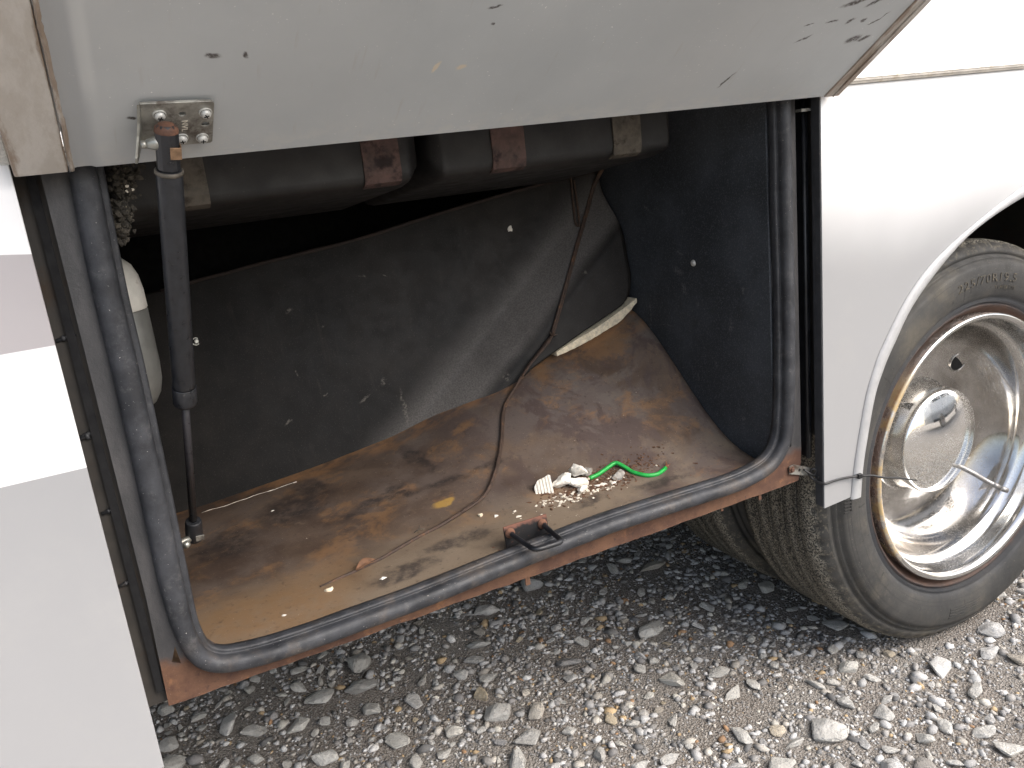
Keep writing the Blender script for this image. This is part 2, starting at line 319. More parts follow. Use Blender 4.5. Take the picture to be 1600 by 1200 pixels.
simple("foam_grey", (.33, .31, .28), .85, var=.35, scale=150, bump=.5, dirt=(.16, .11, .07), dirt_amt=(.5, .7), dirt_scale=120)
simple("board_rim", (.030, .020, .016), .7, var=.5, scale=60, bump=.4)
simple("leaf_dry", (.17, .085, .045), .8, var=.4, scale=150, bump=.4)
simple("litter", (.105, .052, .028), .85, var=.6, scale=300, bump=0)
simple("cord_brown", (.060, .037, .026), .72, var=.45, scale=90, bump=.4, dirt=(.14, .075, .04), dirt_amt=(.52, .7), dirt_scale=50)
simple("wire_green", (.012, .34, .055), .42, var=.18, scale=150, bump=.1, dirt=(.14, .30, .13), dirt_amt=(.64, .76), dirt_scale=160)
simple("copper", (.36, .16, .085), .45, .7, var=.4, scale=300)
simple("tie_black", (.012, .012, .013), .42, var=.3, scale=100, bump=.1)
simple("canister_white", (.66, .64, .58), .5, var=.08, scale=80, bump=.08, dirt=(.16, .10, .05), dirt_amt=(.60, .78), dirt_scale=36)
simple("canister_grey", (.20, .20, .185), .42, .35, var=.12, scale=60, bump=.08)
simple("fade_and_grime", (.060, .052, .040), .9, var=.7, scale=160, bump=.8, dirt=(.24, .21, .15), dirt_amt=(.58, .7), dirt_scale=300)
simple("cream_fleck", (.7, .64, .54), .8, bump=0)

# tyre rubber
m = M("tyre_rubber"); p = m.xyz(); ry = m.n("ShaderNodeVectorMath"); ry.operation = 'LENGTH'
m.lk(m.comb(p[0], m.ma('SUBTRACT', p[2], .385)), ry.inputs[0]); rad = ry.outputs["Value"]
c = m.mix(m.mr(m.noise(10, 7, .65), .3, .7), (.025, .025, .0245), (.050, .048, .044))
c = m.mix(m.mul(m.mr(m.noise(7, 8, .7), .45, .66), .7), c, (.105, .092, .070))
an = m.ma('ARCTAN2', m.ma('SUBTRACT', p[2], .385), p[0]); pv = m.comb(m.mul(an, 34.), m.mul(rad, 30.), 0.); crk = m.mul(m.mr(m.noise(1.0, 3, .5, pv), .665, .69), m.mr(rad, .345, .325)); c = m.mix(m.mul(crk, .8), c, (.008, .008, .008))
rg = m.noise(1., 3, .5, m.comb(0., m.mul(rad, 260.), m.mul(an, .6))); c = m.mix(m.mul(m.mr(rg, .55, .66), m.mr(rad, .385, .375), .5), c, (.018, .018, .018))                      # dried mud film
inner = m.mr(rad, .305, .285); c = m.mix(m.mul(inner, .75), c, (.030, .032, .037))
rustk = m.mul(m.mr(m.ma('ADD', rad, m.mul(m.noise(30, 7, .7), .022)), .296, .280), .9); c = m.mix(rustk, c, (.085, .043, .027))
tread = m.mr(rad, .389, .394); dusty = m.mr(m.noise(300, 4, .75), .46, .56)
c = m.mix(m.mul(tread, dusty, .9), c, (.33, .30, .24)); c = m.mix(m.mul(tread, m.mr(dusty, 0, .3, .8, 0)), c, (.014, .014, .013))
gy_ = m.mx(m.mul(m.mr(p[1], .098, .1), m.mr(p[1], .247, .245)), m.mul(m.mr(p[1], .37, .372), m.mr(p[1], .518, .516))); c = m.mix(m.mul(gy_, m.mr(rad, .3915, .3895)), c, (.006, .006, .006))  # groove bottoms blackened in the colour to deepen their shade
shoulder = m.mul(m.ma('SUBTRACT', 1., gy_), m.mr(rad, .372, .385), m.mr(m.noise(120, 6, .75), .5, .66)); c = m.mix(m.mul(shoulder, .6), c, (.21, .185, .135))
c = m.mix(m.mr(m.noise(560, 2, .5), .70, .75, 0, .8), c, (.30, .26, .20))
m.set(base=c, rough=m.mr(m.noise(30), .3, .7, .62, .85)); m.bump(m.ma('ADD', m.noise(420, 5, .75), m.mul(m.noise(40, 5, .6), 1.2)), .45, .0012); MAT["tyre_rubber"] = m.m
simple("letter_rubber", (.060, .054, .044), .8, var=.5, scale=260, bump=.4, dirt=(.22, .18, .12), dirt_amt=(.52, .70), dirt_scale=200)
m = M("rim_polish"); p = m.xyz(); ry = m.n("ShaderNodeVectorMath"); ry.operation = 'LENGTH'; m.lk(m.comb(p[0], m.ma('SUBTRACT', p[2], .385)), ry.inputs[0]); rad = ry.outputs["Value"]; dust = m.mul(m.mr(m.noise(480, 4, .7), .44, .68), m.mr(m.noise(6, 5, .6), .25, .7)); blot = m.mr(m.noise(9, 8, .65), .42, .72)
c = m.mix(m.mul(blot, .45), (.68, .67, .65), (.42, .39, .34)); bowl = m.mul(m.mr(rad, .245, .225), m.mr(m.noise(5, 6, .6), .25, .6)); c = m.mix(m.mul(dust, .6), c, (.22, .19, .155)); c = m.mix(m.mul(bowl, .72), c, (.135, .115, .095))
stain = m.mul(m.mr(rad, .244, .252), m.mr(p[0], -.14, -.22), m.mr(m.noise(14, 7, .7), .4, .58)); c = m.mix(m.mul(stain, .8), c, (.42, .27, .07))
lipr = m.mul(m.mr(rad, .2622, .2640), m.mr(m.noise(40, 7, .7), .35, .6)); c = m.mix(lipr, c, (.20, .10, .055))
ruf = m.ma('ADD', m.mul(dust, .35), m.mr(blot, 0, 1, .07, .20), True)
m.set(base=c, rough=ruf, metal=m.ma('SUBTRACT', 1., m.mx(m.mul(dust, .6), m.mul(stain, .9), m.mul(lipr, .9)))); m.bump(m.noise(16, 3, .5), .06, .004); MAT["rim_polish"] = m.m
m = M("hub_chrome"); dust = m.mul(m.mr(m.noise(620, 4, .7), .47, .66), m.mr(m.noise(14, 5, .6), .2, .65)); c = m.mix(m.mul(dust, .4), (.90, .89, .86), (.45, .42, .36))
m.set(base=c, rough=m.ma('ADD', m.mul(dust, .4), .05), metal=m.ma('SUBTRACT', 1., m.mul(dust, .4))); m.bump(m.noise(30, 3, .5), .02, .002); MAT["hub_chrome"] = m.m
simple("stem_metal", (.30, .29, .28), .4, .7, var=.3, scale=200)

# ground
m = M("ground_dirt"); g1 = m.noise(260, 6, .75); g2 = m.noise(5, 6, .6); v1 = m.vor(240)
c = m.mix(m.mr(g1, .35, .68), (.125, .098, .073), (.40, .375, .345)); c = m.mix(m.mul(m.mr(g2, .42, .66), .6), c, (.29, .272, .245))
c = m.mix(m.mr(m.noise(70, 7, .7), .57, .70, 0, .8), c, (.035, .032, .030)); c = m.mix(m.mr(m.noise(500, 3, .6), .62, .72), c, (.36, .34, .31))
m.set(base=c, rough=.92); m.bump(m.ma('ADD', m.noise(330, 5, .75), m.mul(v1, 1.4)), .9, .004); MAT["ground_dirt"] = m.m
m = M("gravel_bits"); at = m.n("ShaderNodeAttribute"); at.attribute_name = "tint"; v = m.noise(400, 4, .7)
c = m.mix(m.mr(v, .3, .7, 0, .45), at.outputs["Color"], (.12, .105, .088)); m.set(base=c, rough=.88); m.bump(m.noise(900, 3, .7), .4, .0006); MAT["gravel_bits"] = m.m
m = M("stone_rock"); oi = m.n("ShaderNodeObjectInfo"); rnd = oi.outputs["Random"]; oc = m.obj()
cr = m.n("ShaderNodeValToRGB"); m.lk(rnd, cr.inputs[0]); el = cr.color_ramp.elements; el[0].position = 0; el[0].color = (0.455, 0.444, 0.411, 1); el[1].position = 1; el[1].color = (0.638, 0.628, 0.587, 1)
for ps, cc in ((.22, (0.547, 0.536, 0.503, 1)), (.40, (0.380, 0.375, 0.358, 1)), (.55, (0.607, 0.589, 0.533, 1)), (.70, (0.516, 0.513, 0.503, 1)), (.80, (0.547, 0.444, 0.289, 1)), (.86, (0.212, 0.214, 0.221, 1)), (.92, (0.576, 0.567, 0.549, 1))):
    e = el.new(ps); e.color = cc
vv = m.n("ShaderNodeVectorMath"); vv.operation = 'ADD'; m.lk(oc, vv.inputs[0]); m.lk(m.comb(m.mul(rnd, 37.), m.mul(rnd, 91.), 0.), vv.inputs[1]); V = vv.outputs[0]
c = m.mix(m.mr(m.noise(1.6, 8, .7, V), .35, .7, 0, .5), cr.outputs[0], (.29, .27, .24)); c = m.mix(m.mr(m.noise(10, 6, .75, V), .52, .7, 0, .55), c, (.13, .118, .10)); c = m.mix(m.mr(m.noise(18, 4, .7, V), .62, .72, 0, .7), c, (.52, .50, .47))
c = m.mix(m.mul(m.mr(m.noise(3, 6, .7, m.stretch(V, (1, 5, 2))), .5, .65), .35), c, (.46, .44, .41))
m.set(base=c, rough=.88); m.bump(m.ma('ADD', m.noise(9, 8, .75, V), m.mul(m.noise(2.5, 4, .6, V), 1.5)), .55, .012); MAT["stone_rock"] = m.m

# ------------------------------------------------------------------ ground
def axis_pts(lo, hi, step, far): 
    a = list(np.arange(lo, hi+1e-6, step)); g = [1, 3, 8, 20, 60, far]
    return [lo-k for k in reversed(g)]+a+[hi+k for k in g]
gx = axis_pts(-2.4, 1.2, .03, 180); gy = axis_pts(-1.2, 2.6, .03, 180)
def gz(x, y):
    w = max(0, min(1, (x+3.2)/.8))*max(0, min(1, (2.0-x)/.8))*max(0, min(1, (y+2.0)/.8))*max(0, min(1, (3.4-y)/.8))
    return (mnoise.noise((x*3.1, y*3.1, 0))*.006+mnoise.noise((x*9, y*9, 4))*.003-.004)*w
mb = MB(); vs_ = [(x, y, gz(x, y)) for y in gy for x in gx]; nx = len(gx)
mb.add(vs_, [(j*nx+i, j*nx+i+1, (j+1)*nx+i+1, (j+1)*nx+i) for j in range(len(gy)-1) for i in range(nx-1)], True)
ground = mb.build("ground", MAT["ground_dirt"]); ground["kind"] = "structure"

# ------------------------------------------------------------------ motorhome root
coach = empty("motorhome")
tag(coach, "white motorhome with one lower storage bay open and its rear wheel beside the bay", "motorhome")
XL, XR = -1.466, -.4575

# upper skin, roof, far side, underside
mb = MB(); mb.box(-4.4, 2.9, 0.004, 2.40, 1.0745, 3.05)
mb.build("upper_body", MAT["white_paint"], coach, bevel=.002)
plate("belt_trim", MAT["belt_alu"], coach, [(0, 1.0660), (-.004, 1.0665), (-.0052, 1.0685), (-.0030, 1.0692), (-.0052, 1.0700), (-.0055, 1.0722), (-.0030, 1.0730), (-.0048, 1.0738), (-.004, 1.0752), (0.006, 1.0752), (.006, 1.066)], [], -4.39, 2.89, fn=lambda a, b, y: (y, a, b))
mb = MB(); mb.box(-4.4, XL, 0, .0035, .414, 1.0655); mb.build("side_panel", MAT["left_paint"], coach, bevel=.0012)
arch_in = catmull([(-.377, .4195), (-.372, .47), (-.362, .52), (-.346, .584), (-.328, .623), (-.304, .66), (-.247, .73), (-.125, .813), (.019, .858), (.10, .864)], 6)
arch_out = catmull([(-.399, .4205), (-.392, .47), (-.382, .52), (-.365, .588), (-.349, .627), (-.329, .663), (-.264, .742), (-.17, .804), (.018, .878), (.10, .885)], 6)
mir = lambda L: [(.20-a, b) for a, b in reversed(L[:-1])]
ai = arch_in+mir(arch_in); ao = arch_out+mir(arch_out)
poly = [(XR, .4215)]+[(a-.004, b+.004) if b < .43 else (a, b) for a, b in [((p_[0]+q_[0])/2, (p_[1]+q_[1])/2) for p_, q_ in zip(ai, ao)]]+[(2.9, .4215), (2.9, 1.0655), (XR, 1.0655)]
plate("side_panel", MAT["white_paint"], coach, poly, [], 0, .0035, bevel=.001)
mb = MB(); n = len(ai); prof = []
for (a, b), (c_, d_) in zip(ai, ao):   # arch lip: rolled trim with an inward return
    mid = (a*.55+c_*.45, b*.55+d_*.45)
    prof += [(a, .03, b), (a, .0, b), (a*.9+c_*.1, -.0042, b*.9+d_*.1), (mid[0], -.0052, mid[1]), (a*.08+c_*.92, -.0042, b*.08+d_*.92), (c_, -.0006, d_)]
k = 6
mb.add(prof, [(i*k+j, i*k+j+1, (i+1)*k+j+1, (i+1)*k+j) for i in range(n-1) for j in range(k-1)], True)
mb.build("arch_trim", MAT["trim_paint"], coach)
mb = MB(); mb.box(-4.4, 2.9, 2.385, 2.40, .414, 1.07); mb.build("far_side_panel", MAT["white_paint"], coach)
mb = MB(); mb.box(-4.39, -1.52, .02, 2.38, .455, .475); mb.box(-1.52, -.50, .60, 2.38, .455, .475); mb.box(.75, 2.89, .02, 2.38, .455, .475); mb.box(-.50, .75, .80, 1.62, .60, .62); mb.box(-4.4, 2.9, .72, .80, .47, .60); mb.box(-4.4, 2.9, 1.62, 1.70, .47, .60)
mb.build("underbody", MAT["underside"], coach)
mb = MB(); mb.box(-.505, -.497, .03, .74, .53, 1.07); mb.box(.74, .75, .02, .74, .47, 1.07); mb.box(-.50, .74, .735, .745, .5, 1.07); mb.box(-.505, .75, .02, .745, 1.055, 1.065)
mb.build("wheel_housing", MAT["dark_recess"], coach)
mb = MB(); mb.tube([(0, .2, .385), (0, 2.2, .385)], .06, 16); mb.tube([(0, 1.0, .385), (0, 1.4, .385)], .15, 20); mb.build("axle", MAT["underside"], coach)

def bolt(loc, axis, r, name, mat, parent, hexa=False):
    mb = MB()
    if hexa:
        mb.lathe([(r*1.5, 0), (r*1.5, r*.25), (r*1.15, r*.3)], loc, axis, 20, False); mb.lathe([(r, r*.3), (r, r*.95), (r*.75, r*1.1), (0, r*1.1)], loc, axis, 6, False)
    else: mb.lathe([(r, 0), (r*.97, r*.25), (r*.75, r*.55), (r*.35, r*.7), (0, r*.72)], loc, axis, 18)
    return mb.build(name, mat, parent)

# ------------------------------------------------------------------ wheels
WZ = .385
def tyre_prof(flip=1):
    half = [(.2575, .015), (.266, .0045), (.272, -.003), (.2765, -.0095), (.2795, -.0095), (.2815, -.0040), (.2855, -.0150), (.2895, -.0105), (.2935, -.0145), (.300, -.0185), (.312, -.0215), (.325, -.0235), (.338, -.0235),
            (.350, -.0215), (.3580, -.0190), (.3590, -.0120), (.3640, -.0120), (.3660, -.0125), (.3672, -.006), (.372, -.0040), (.3735, -.0070), (.379, -.0050), (.3862, .0000), (.3910, .0055), (.3938, .012)]
    # y measured from the outer bead plane (0) inwards; tread runs to the far shoulder at .197
    tr = []
    y = .016
    for w in (.029, .028, .028, .028, .029):
        tr += [(.395, y), (.3972, y+w*.5), (.3965, y+w), (.3845, y+w+.0004), (.3845, y+w+.0070), (.3955, y+w+.0074)]; y += w+.0074
    tr = tr[:-3]
    W = .195
    other = [(r, W-h) for r, h in reversed(half)]
    return half+tr+other
TP = tyre_prof()
def build_wheel(y0, detailed=True):
    w = empty("wheel", (0, 0, 0), parent=coach)
    nh = 25
    def mod(i, k, r, h):
        if i >= 19 and i < nh and k % 4 in (0,):               # shoulder notches
            d = {19: .0, 20: .0, 21: .001, 22: .003, 23: .005, 24: .006}[i]; h2 = h+d; r2 = r-d*.6; return r2, h2
        j = mnoise.noise((k*.7, i*1.3, 0))*.0006 if i >= 19 else 0
        return r+j, h
    mb = MB(); mb.lathe(TP, (0, y0, WZ), (0, 1, 0), 300, True, mod)
    mb.v = [(x, y, max(z, .0035)) for x, y, z in mb.v]
    mb.build("tyre", MAT["tyre_rubber"], w)
    rim = [(.243, .075), (.2475, .012), (.250, -.006), (.2550, -.0130), (.2605, -.0165), (.2632, -.0145), (.2640, -.010), (.262, -.002), (.2575, .016), (.250, .03)]
    rim = [(.262, .010), (.2630, -.006), (.2635, -.0125), (.2615, -.0165), (.2570, -.0172), (.2525, -.0140), (.2490, -.006), (.2475, .006), (.2462, .020), (.2435, .032), (.2360, .036), (.2325, .041), (.2300, .052), (.2240, .070), (.2130, .088), (.198, .101), (.180, .110), (.160, .1155), (.140, .118), (.10, .119), (.06, .119)]
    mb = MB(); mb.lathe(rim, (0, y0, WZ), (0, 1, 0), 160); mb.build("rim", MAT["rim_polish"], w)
    if not detailed: return w
    hub = [(.0, .0300), (.012, .0304), (.024, .0314), (.036, .0332), (.048, .0355), (.06, .0384), (.072, .0418), (.083, .0454), (.092, .0488), (.099, .0518), (.1030, .0540), (.1055, .0560), (.1070, .0620), (.1075, .075), (.109, .100), (.114, .117), (.122, .1195)]
    mb = MB(); mb.lathe(hub, (0, y0, WZ), (0, 1, 0), 128); mb.build("hub_cap", MAT["hub_chrome"], w)
    for a in (118, 334, 46):
        ca, sa = math.cos(R(a)), math.sin(R(a)); px_, pz_ = ca*.176, WZ+sa*.176
        mb = MB(); mb.lathe([(.0205, .004), (.021, .0), (.0195, -.002), (.0178, .000), (.0172, .006)], (px_, y0+.1095, pz_), (ca*.26, 1, sa*.26), 28); mb.build("hand_hole_rim", MAT["rim_polish"], w)
        mb = MB(); mb.lathe([(.0175, .0012), (.0, .0012)], (px_, y0+.1095, pz_), (ca*.26, 1, sa*.26), 28); mb.build("hand_hole", MAT["hole_dark"], w)
    bolt((-.0985, y0+.108, WZ+.172), (0, -1, 0), .0075, 'lug_cap', MAT['screw_white'], w)
    mb = MB(); P = catmull([(.052, y0+.095, .325), (.078, y0+.047, .302), (.103, y0+.027, .280), (.116, y0+.013, .269)], 6); mb.tube(P, .0050, 10)
    mb.tube([(.112, y0+.017, .2725), (.122, y0+.009, .2645)], .0056, 8); mb.tube([(.1225, y0+.008, .264), (.128, y0+.004, .2605), (.134, y0-.001, .257)], [.0046, .0058, .005], 8)
    mb.build("valve_stem", MAT["stem_metal"], w)
    # raised lettering following the sidewall
    def side_y(r):
        hs = [(a, b) for a, b in TP[:25]]; return y0+np.interp(r, [a for a, b in hs], [b for a, b in hs])
    def arc_text(txt, size, r0, a_mid, depth, name, squeeze=1.0, up=True):
        cu = bpy.data.curves.new(name, 'FONT'); cu.body = txt; cu.size = size; cu.align_x = 'CENTER'; cu.space_character = 1.12; cu.resolution_u = 2
        to = bpy.data.objects.new(name, cu); col.objects.link(to); dg = bpy.context.evaluated_depsgraph_get(); me = bpy.data.meshes.new_from_object(to.evaluated_get(dg)); bpy.data.objects.remove(to); bpy.data.curves.remove(cu)
        bm = bmesh.new(); bm.from_mesh(me); bmesh.ops.remove_doubles(bm, verts=bm.verts, dist=1e-5); bmesh.ops.subdivide_edges(bm, edges=[e for e in bm.edges if e.calc_length() > .004], cuts=1)
        ex = bmesh.ops.extrude_face_region(bm, geom=bm.faces[:]); top = {e for e in ex['geom'] if isinstance(e, bmesh.types.BMVert)}
        for v_ in bm.verts:
            x, y = v_.co.x*squeeze, v_.co.y; r = r0+y if up else r0-y; a = R(a_mid)-(x/r0 if up else -x/r0)
            v_.co = Vector((r*math.cos(a), side_y(r)-(depth if v_ in top else -.001), WZ+r*math.sin(a)))
        bmesh.ops.recalc_face_normals(bm, faces=bm.faces); me2 = bpy.data.meshes.new(name); bm.to_mesh(me2); bm.free(); bpy.data.meshes.remove(me); me2.materials.append(MAT["letter_rubber"])
        o = bpy.data.objects.new(name, me2); col.objects.link(o); o.parent = w
    arc_text("225/70R19.5", .0225, .3225, 88.5, .0011, "size_lettering", 1.28)
    arc_text("TUBELESS", .0095, .3085, 79, .0008, "type_lettering", 1.35)
    def bar(mb, r1, r2, a1, a2, d=.0012):
        n_ = 4; vs = []
        for i in range(n_+1):
            a = R(a1+(a2-a1)*i/n_)
            for r in (r1, r2):
                for q in (.001, -d): vs.append((r*math.cos(a), side_y(r)+q, WZ+r*math.sin(a)))
        fs = []
        for i in range(n_):
            o = i*4; fs += [(o+1, o+3, o+7, o+5), (o, o+1, o+5, o+4), (o+2, o+6, o+7, o+3)]
        fs += [(0, 2, 3, 1), (n_*4, n_*4+1, n_*4+3, n_*4+2)]; mb.add(vs, fs)
    mb = MB()
    for a in (-180.6, -179.6, -178.6, -177.6, -176.6): bar(mb, .3415, .3545, a, a+.42, .0022)
    bar(mb, .3400, .3414, -180.6, -176.2, .0022); mb.build('sidewall_mark', MAT['tyre_rubber'], w); mb = MB()
    for r in (.322, .328, .334, .340): bar(mb, r, r+.0025, -101.5, -85.5)
    mb.build("sidewall_mark", MAT["tyre_rubber"], w)
    return w
wheel1 = build_wheel(.0735)
wheel2 = build_wheel(.345, False)
def copy_tree(o, parent):
    c_ = o.copy(); col.objects.link(c_); c_.parent = parent
    for ch in o.children: copy_tree(ch, c_)
    return c_
for w in (wheel2,):
    for dy in (1.86-.345, 2.13-.345):
        c_ = copy_tree(w, coach); c_.location = (0, dy, 0)

# ------------------------------------------------------------------ storage bay
ZBX = [-1.46, -1.344, -1.14, -.98, -.88, -.776, -.71, -.53, -.50]; ZBZ = [.500, .505, .534, .563, .602, .638, .658, .720, .730]
PU = [0, .08, .2, .35, .5, .65, .8, .9, 1.0]; PH = [0, .012, .06, .2, .40, .62, .83, .93, 1.0]
def sm(t): t = min(max(t, 0), 1); return t*t*(3-2*t)
def zb(x): return float(np.interp(x, ZBX, ZBZ))
def yb(x): return .151-.195*x+.2*zb(x)
def fz(x, y):
    u = (y-.06)/(yb(x)-.06); s = 0
    for d in (-.05, 0, .05): s += float(np.interp(min(max(u+d, 0), 1.0), PU, PH))/3
    s += max(u-1, 0)*.8
    return .503+((zb(x-.03)+zb(x)+zb(x+.03))/3-.503)*s
mb = MB(); xs = np.linspace(-1.445, -.5315, 90); us = np.linspace(0, 1.0, 60)
vs_ = []
for x in xs:
    for u in us:
        ext = .035*sm((-.74-x)/.12)
        y = .034+u*(yb(x)+ext-.002-.034); vs_.append((x, y, fz(x, y)+mnoise.noise((x*5, y*5, 0))*.002))
N = len(us); mb.add(vs_, [(i*N+j, i*N+j+1, (i+1)*N+j+1, (i+1)*N+j) for i in range(len(xs)-1) for j in range(N-1)], True)
mb.build("bay_floor", MAT["floor_rust"], coach, solid=.003)

def bulge(x, z):
    d = .654*(x+.756)-.757*(z-.736); return .020-.046*sm((d+.016)/.070)
def board_y(x, z): return .151-.195*x+.2*z+bulge(x, z)
bt = catmull([(-1.44, .852), (-1.283, .873), (-1.148, .891), (-.996, .908), (-.833, .936), (-.663, .961), (-.53, .975)], 4)
bb = [(-1.44, .47), (-1.344, .475), (-1.14, .505), (-.98, .535), (-.88, .58), (-.80, .615), (-.765, .637), (-.7513, .6467), (-.7108, .6657), (-.6428, .6959), (-.5876, .7193), (-.5386, .7406)]
rx_t = [(.7406, -.5620), (.7440, -.5530), (.7500, -.5450), (.7600, -.5385), (.7832, -.5330), (.8187, -.5120), (.8861, -.5224), (.9459, -.5295), (.9752, -.531)]
vs_ = []; NS, NT = 120, 110
for i in range(NS+1):
    s = i/NS
    for j in range(NT+1):
        t = j/NT; zr = .7406+t*(.9752-.7406); xr = min(float(np.interp(zr, [a for a, b in rx_t], [b for a, b in rx_t])), -.5335+.012*0) 
        xr = min(xr, -.533); x = -1.44+s*(xr+1.44)
        z0 = float(np.interp(x, [a for a, b in bb], [b for a, b in bb])); z1 = float(np.interp(x, [a for a, b in bt], [b for a, b in bt]))+mnoise.noise((x*12, 3, 0))*.003
        z = z0+t*(z1-z0); vs_.append((x, board_y(x, z), z))
mb = MB(); N = NT+1; mb.add(vs_, [(i*N+j, i*N+j+1, (i+1)*N+j+1, (i+1)*N+j) for i in range(NS) for j in range(NT)], True)
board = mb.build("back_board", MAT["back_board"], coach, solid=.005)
mb = MB(); mb.box(-.530, -.522, .034, .92, .485, 1.10); mb.build("side_wall", MAT["side_board"], coach)
mb = MB(); mb.box(-1.456, -1.448, .034, .92, .485, 1.10); mb.box(-1.456, -.522, .92, .93, .485, 1.30); mb.box(-1.456, -.522, .005, .93, 1.30, 1.31); mb.box(-1.448, -.53, .034, .92, .482, .487)
mb.build("bay_shell", MAT["gap_black"], coach)

mb = MB(); mb.tube([(x, board_y(x, z)-.002, z-.001+mnoise.noise((x*30, 0, 0))*.0012) for x, z in bt[3:]], [.0032+.0012*mnoise.noise((q*.5, 0, 3)) for q in range(len(bt)-3)], 6); mb.build('board_edge', MAT['board_rim'], coach)
# cream insulation strip showing between board and floor
top = catmull([(-.7037, .4223, .6704), (-.66, .4165, .689), (-.6161, .4119, .7045), (-.57, .407, .726), (-.534, .4031, .7419)], 7); bot = catmull([(-.703, .4205, .660), (-.665, .4150, .668), (-.6402, .4114, .6750), (-.605, .407, .688), (-.5719, .403, .7010), (-.536, .4005, .7310)], 6)
mb = MB(); n = 29; vs_ = []
for i in range(n):
    a = Vector(top[min(i, len(top)-1)]); f = i/(n-1)*(len(bot)-1); b = Vector(bot[int(f)]).lerp(Vector(bot[min(int(f)+1, len(bot)-1)]), f-int(f))
    j = mnoise.noise((i*.9, 0, 0))*.0022; j2 = mnoise.noise((i*1.7, 5, 0))*.003
    for q, (dy, t) in enumerate(((.02, 0), (-.0325, .0), (-.0330, .06), (-.0335, .90), (-.0325+j2*.3, 1.0), (.02, 1.0))):
        P = a.lerp(b, .12+t*.72); vs_.append((P.x, P.y+dy, P.z+(j*.6 if t > 0 else 0)))
mb.add(vs_, [(i*6+k, i*6+k+1, (i+1)*6+k+1, (i+1)*6+k) for i in range(n-1) for k in range(5)]); mb.f += [tuple(range(6)), tuple((n-1)*6+k for k in range(6))]; mb.sm += [False, False]
mb.build("insulation_strip", MAT["foam_cream"], coach)
bolt((-1.286, board_y(-1.286, .7775)-.003, .7775), (.19, -1, .2), .0045, "bolt", MAT["zinc"], coach, True)
bolt((-.5305, .206, .816), (-1, 0, 0), .0055, "rivet", MAT["screw_white"], coach)
# torn white hole in the board
mb = MB(); mb.lathe([(.006, 0), (.0058, .001), (.004, .0016), (0, .0012)], (-.7207, board_y(-.7207, .8905)-.0025, .8905), (.19, -1, .2), 9, False, lambda i, k, r, h: (r*(1+.3*math.sin(k*2.3)), h)); mb.build("torn_spot", MAT["foam_white"], coach)

# tanks under the ceiling
def tank(x0, x1, ch):
    pr = [(.500, 1.20), (.500, .985), (.46, .9665), (.44, .9655), (.16, .996), (.134, 1.0015), (.1235, 1.007), (.1200, 1.016), (.1205, 1.20)]
    mb = MB(); vs = []; c1 = .018
    st = [(x0, .03), (x0+.006, .012), (x0+c1, 0), (x1-c1*1.2, 0), (x1-.006, ch*.5), (x1, ch)]
    for x, ins in st:
        for y, z in pr:
            vs.append((x, y+(ins if y < .3 else -ins), z+(ins*.9 if z < 1.1 else 0)))
    k = len(pr); mb.add(vs, [(i*k+j, i*k+(j+1) % k, (i+1)*k+(j+1) % k, (i+1)*k+j) for i in range(len(st)-1) for j in range(k)], True)
    mb.f += [tuple(range(k)), tuple((len(st)-1)*k+j for j in range(k))]; mb.sm += [False]*2
    return mb.build("holding_tank", MAT["tank_plastic"], coach, bevel=.004)
t1 = tank(-1.40, -1.0165, .03); t2 = tank(-1.009, -.6115, .04)
def strap(x0, x1, mat, parent, sk=0):
    mb = MB(); path = [(.1175, 1.13), (.1172, 1.016), (.1205, 1.0055), (.1330, 1.0005)]
    vs = []
    for q, (y, z) in enumerate(path):
        for (dy, dz) in ((0, 0), (.0018, .0018)):
            for x in (x0, x1): vs.append((x+sk*(1.13-z), y+dy, z+dz))
    fs = []
    for i in range(len(path)-1):
        o = i*4; fs += [(o, o+1, o+5, o+4), (o+2, o+6, o+7, o+3), (o, o+4, o+6, o+2), (o+1, o+3, o+7, o+5)]
    mb.add(vs, fs); mb.build("strap", mat, parent)
strap(-1.332, -1.283, MAT["strap_galv"], t1); strap(-1.099, -1.051, MAT["strap_rust"], t1); strap(-.9225, -.8735, MAT["strap_rust"], t2); strap(-.732, -.6845, MAT["strap_galv"], t2)
for st_, lb in zip([o for o in t1.children]+[o for o in t2.children], ("dusty grey strap", "rusty dark strap", "rusty strap with orange lower corner", "dull grey metal strap")): st_["label"] = lb

# steel frame round the mouth
inner = [(-1.400, 1.078), (-1.400, .57), (-1.396, .535), (-1.380, .515), (-1.35, .508), (-1.1, .5095), (-.64, .513), (-.565, .523), (-.535, .545), (-.5265, .59), (-.5265, 1.078)]
outer = [(-1.4435, 1.082), (-1.4435, .60), (-1.4475, .467)]
xx = np.linspace(-1.43, -.50, 48); outer += [(x, .467+random.uniform(-.0012, .0008)) for x in xx]
outer += [(-.4825, .468), (-.4765, .50), (-.4755, .52), (-.4765, 1.082)]
plate("mouth_frame", MAT["mouth_steel"], coach, outer, [inner, [(-1.427, .536), (-1.434, .518), (-1.425, .513)]], .030, .0335)
mb = MB(); mb.box(-1.4430, -1.4405, .0335, .10, .470, 1.08); mb.box(-.4800, -.4775, .0335, .20, .472, 1.08); mb.box(-1.4400, -.4805, .0335, .05, .4705, .4735)  # the left return is unseen, added to block light behind the frame
for x, w_, h in ((-1.434, .006, .006), (-1.4, .004, .004), (-.985, .007, .016), (-.80, .005, .006), (-.64, .004, .010), (-.563, .005, .014)):
    mb.box(x, x+w_, .0340, .0365, .4695-h, .4692)
mb.build("frame_return_with_added_left", MAT["mouth_steel"], coach)

def sm(t): t = min(max(t, 0), 1); return t*t*(3-2*t)
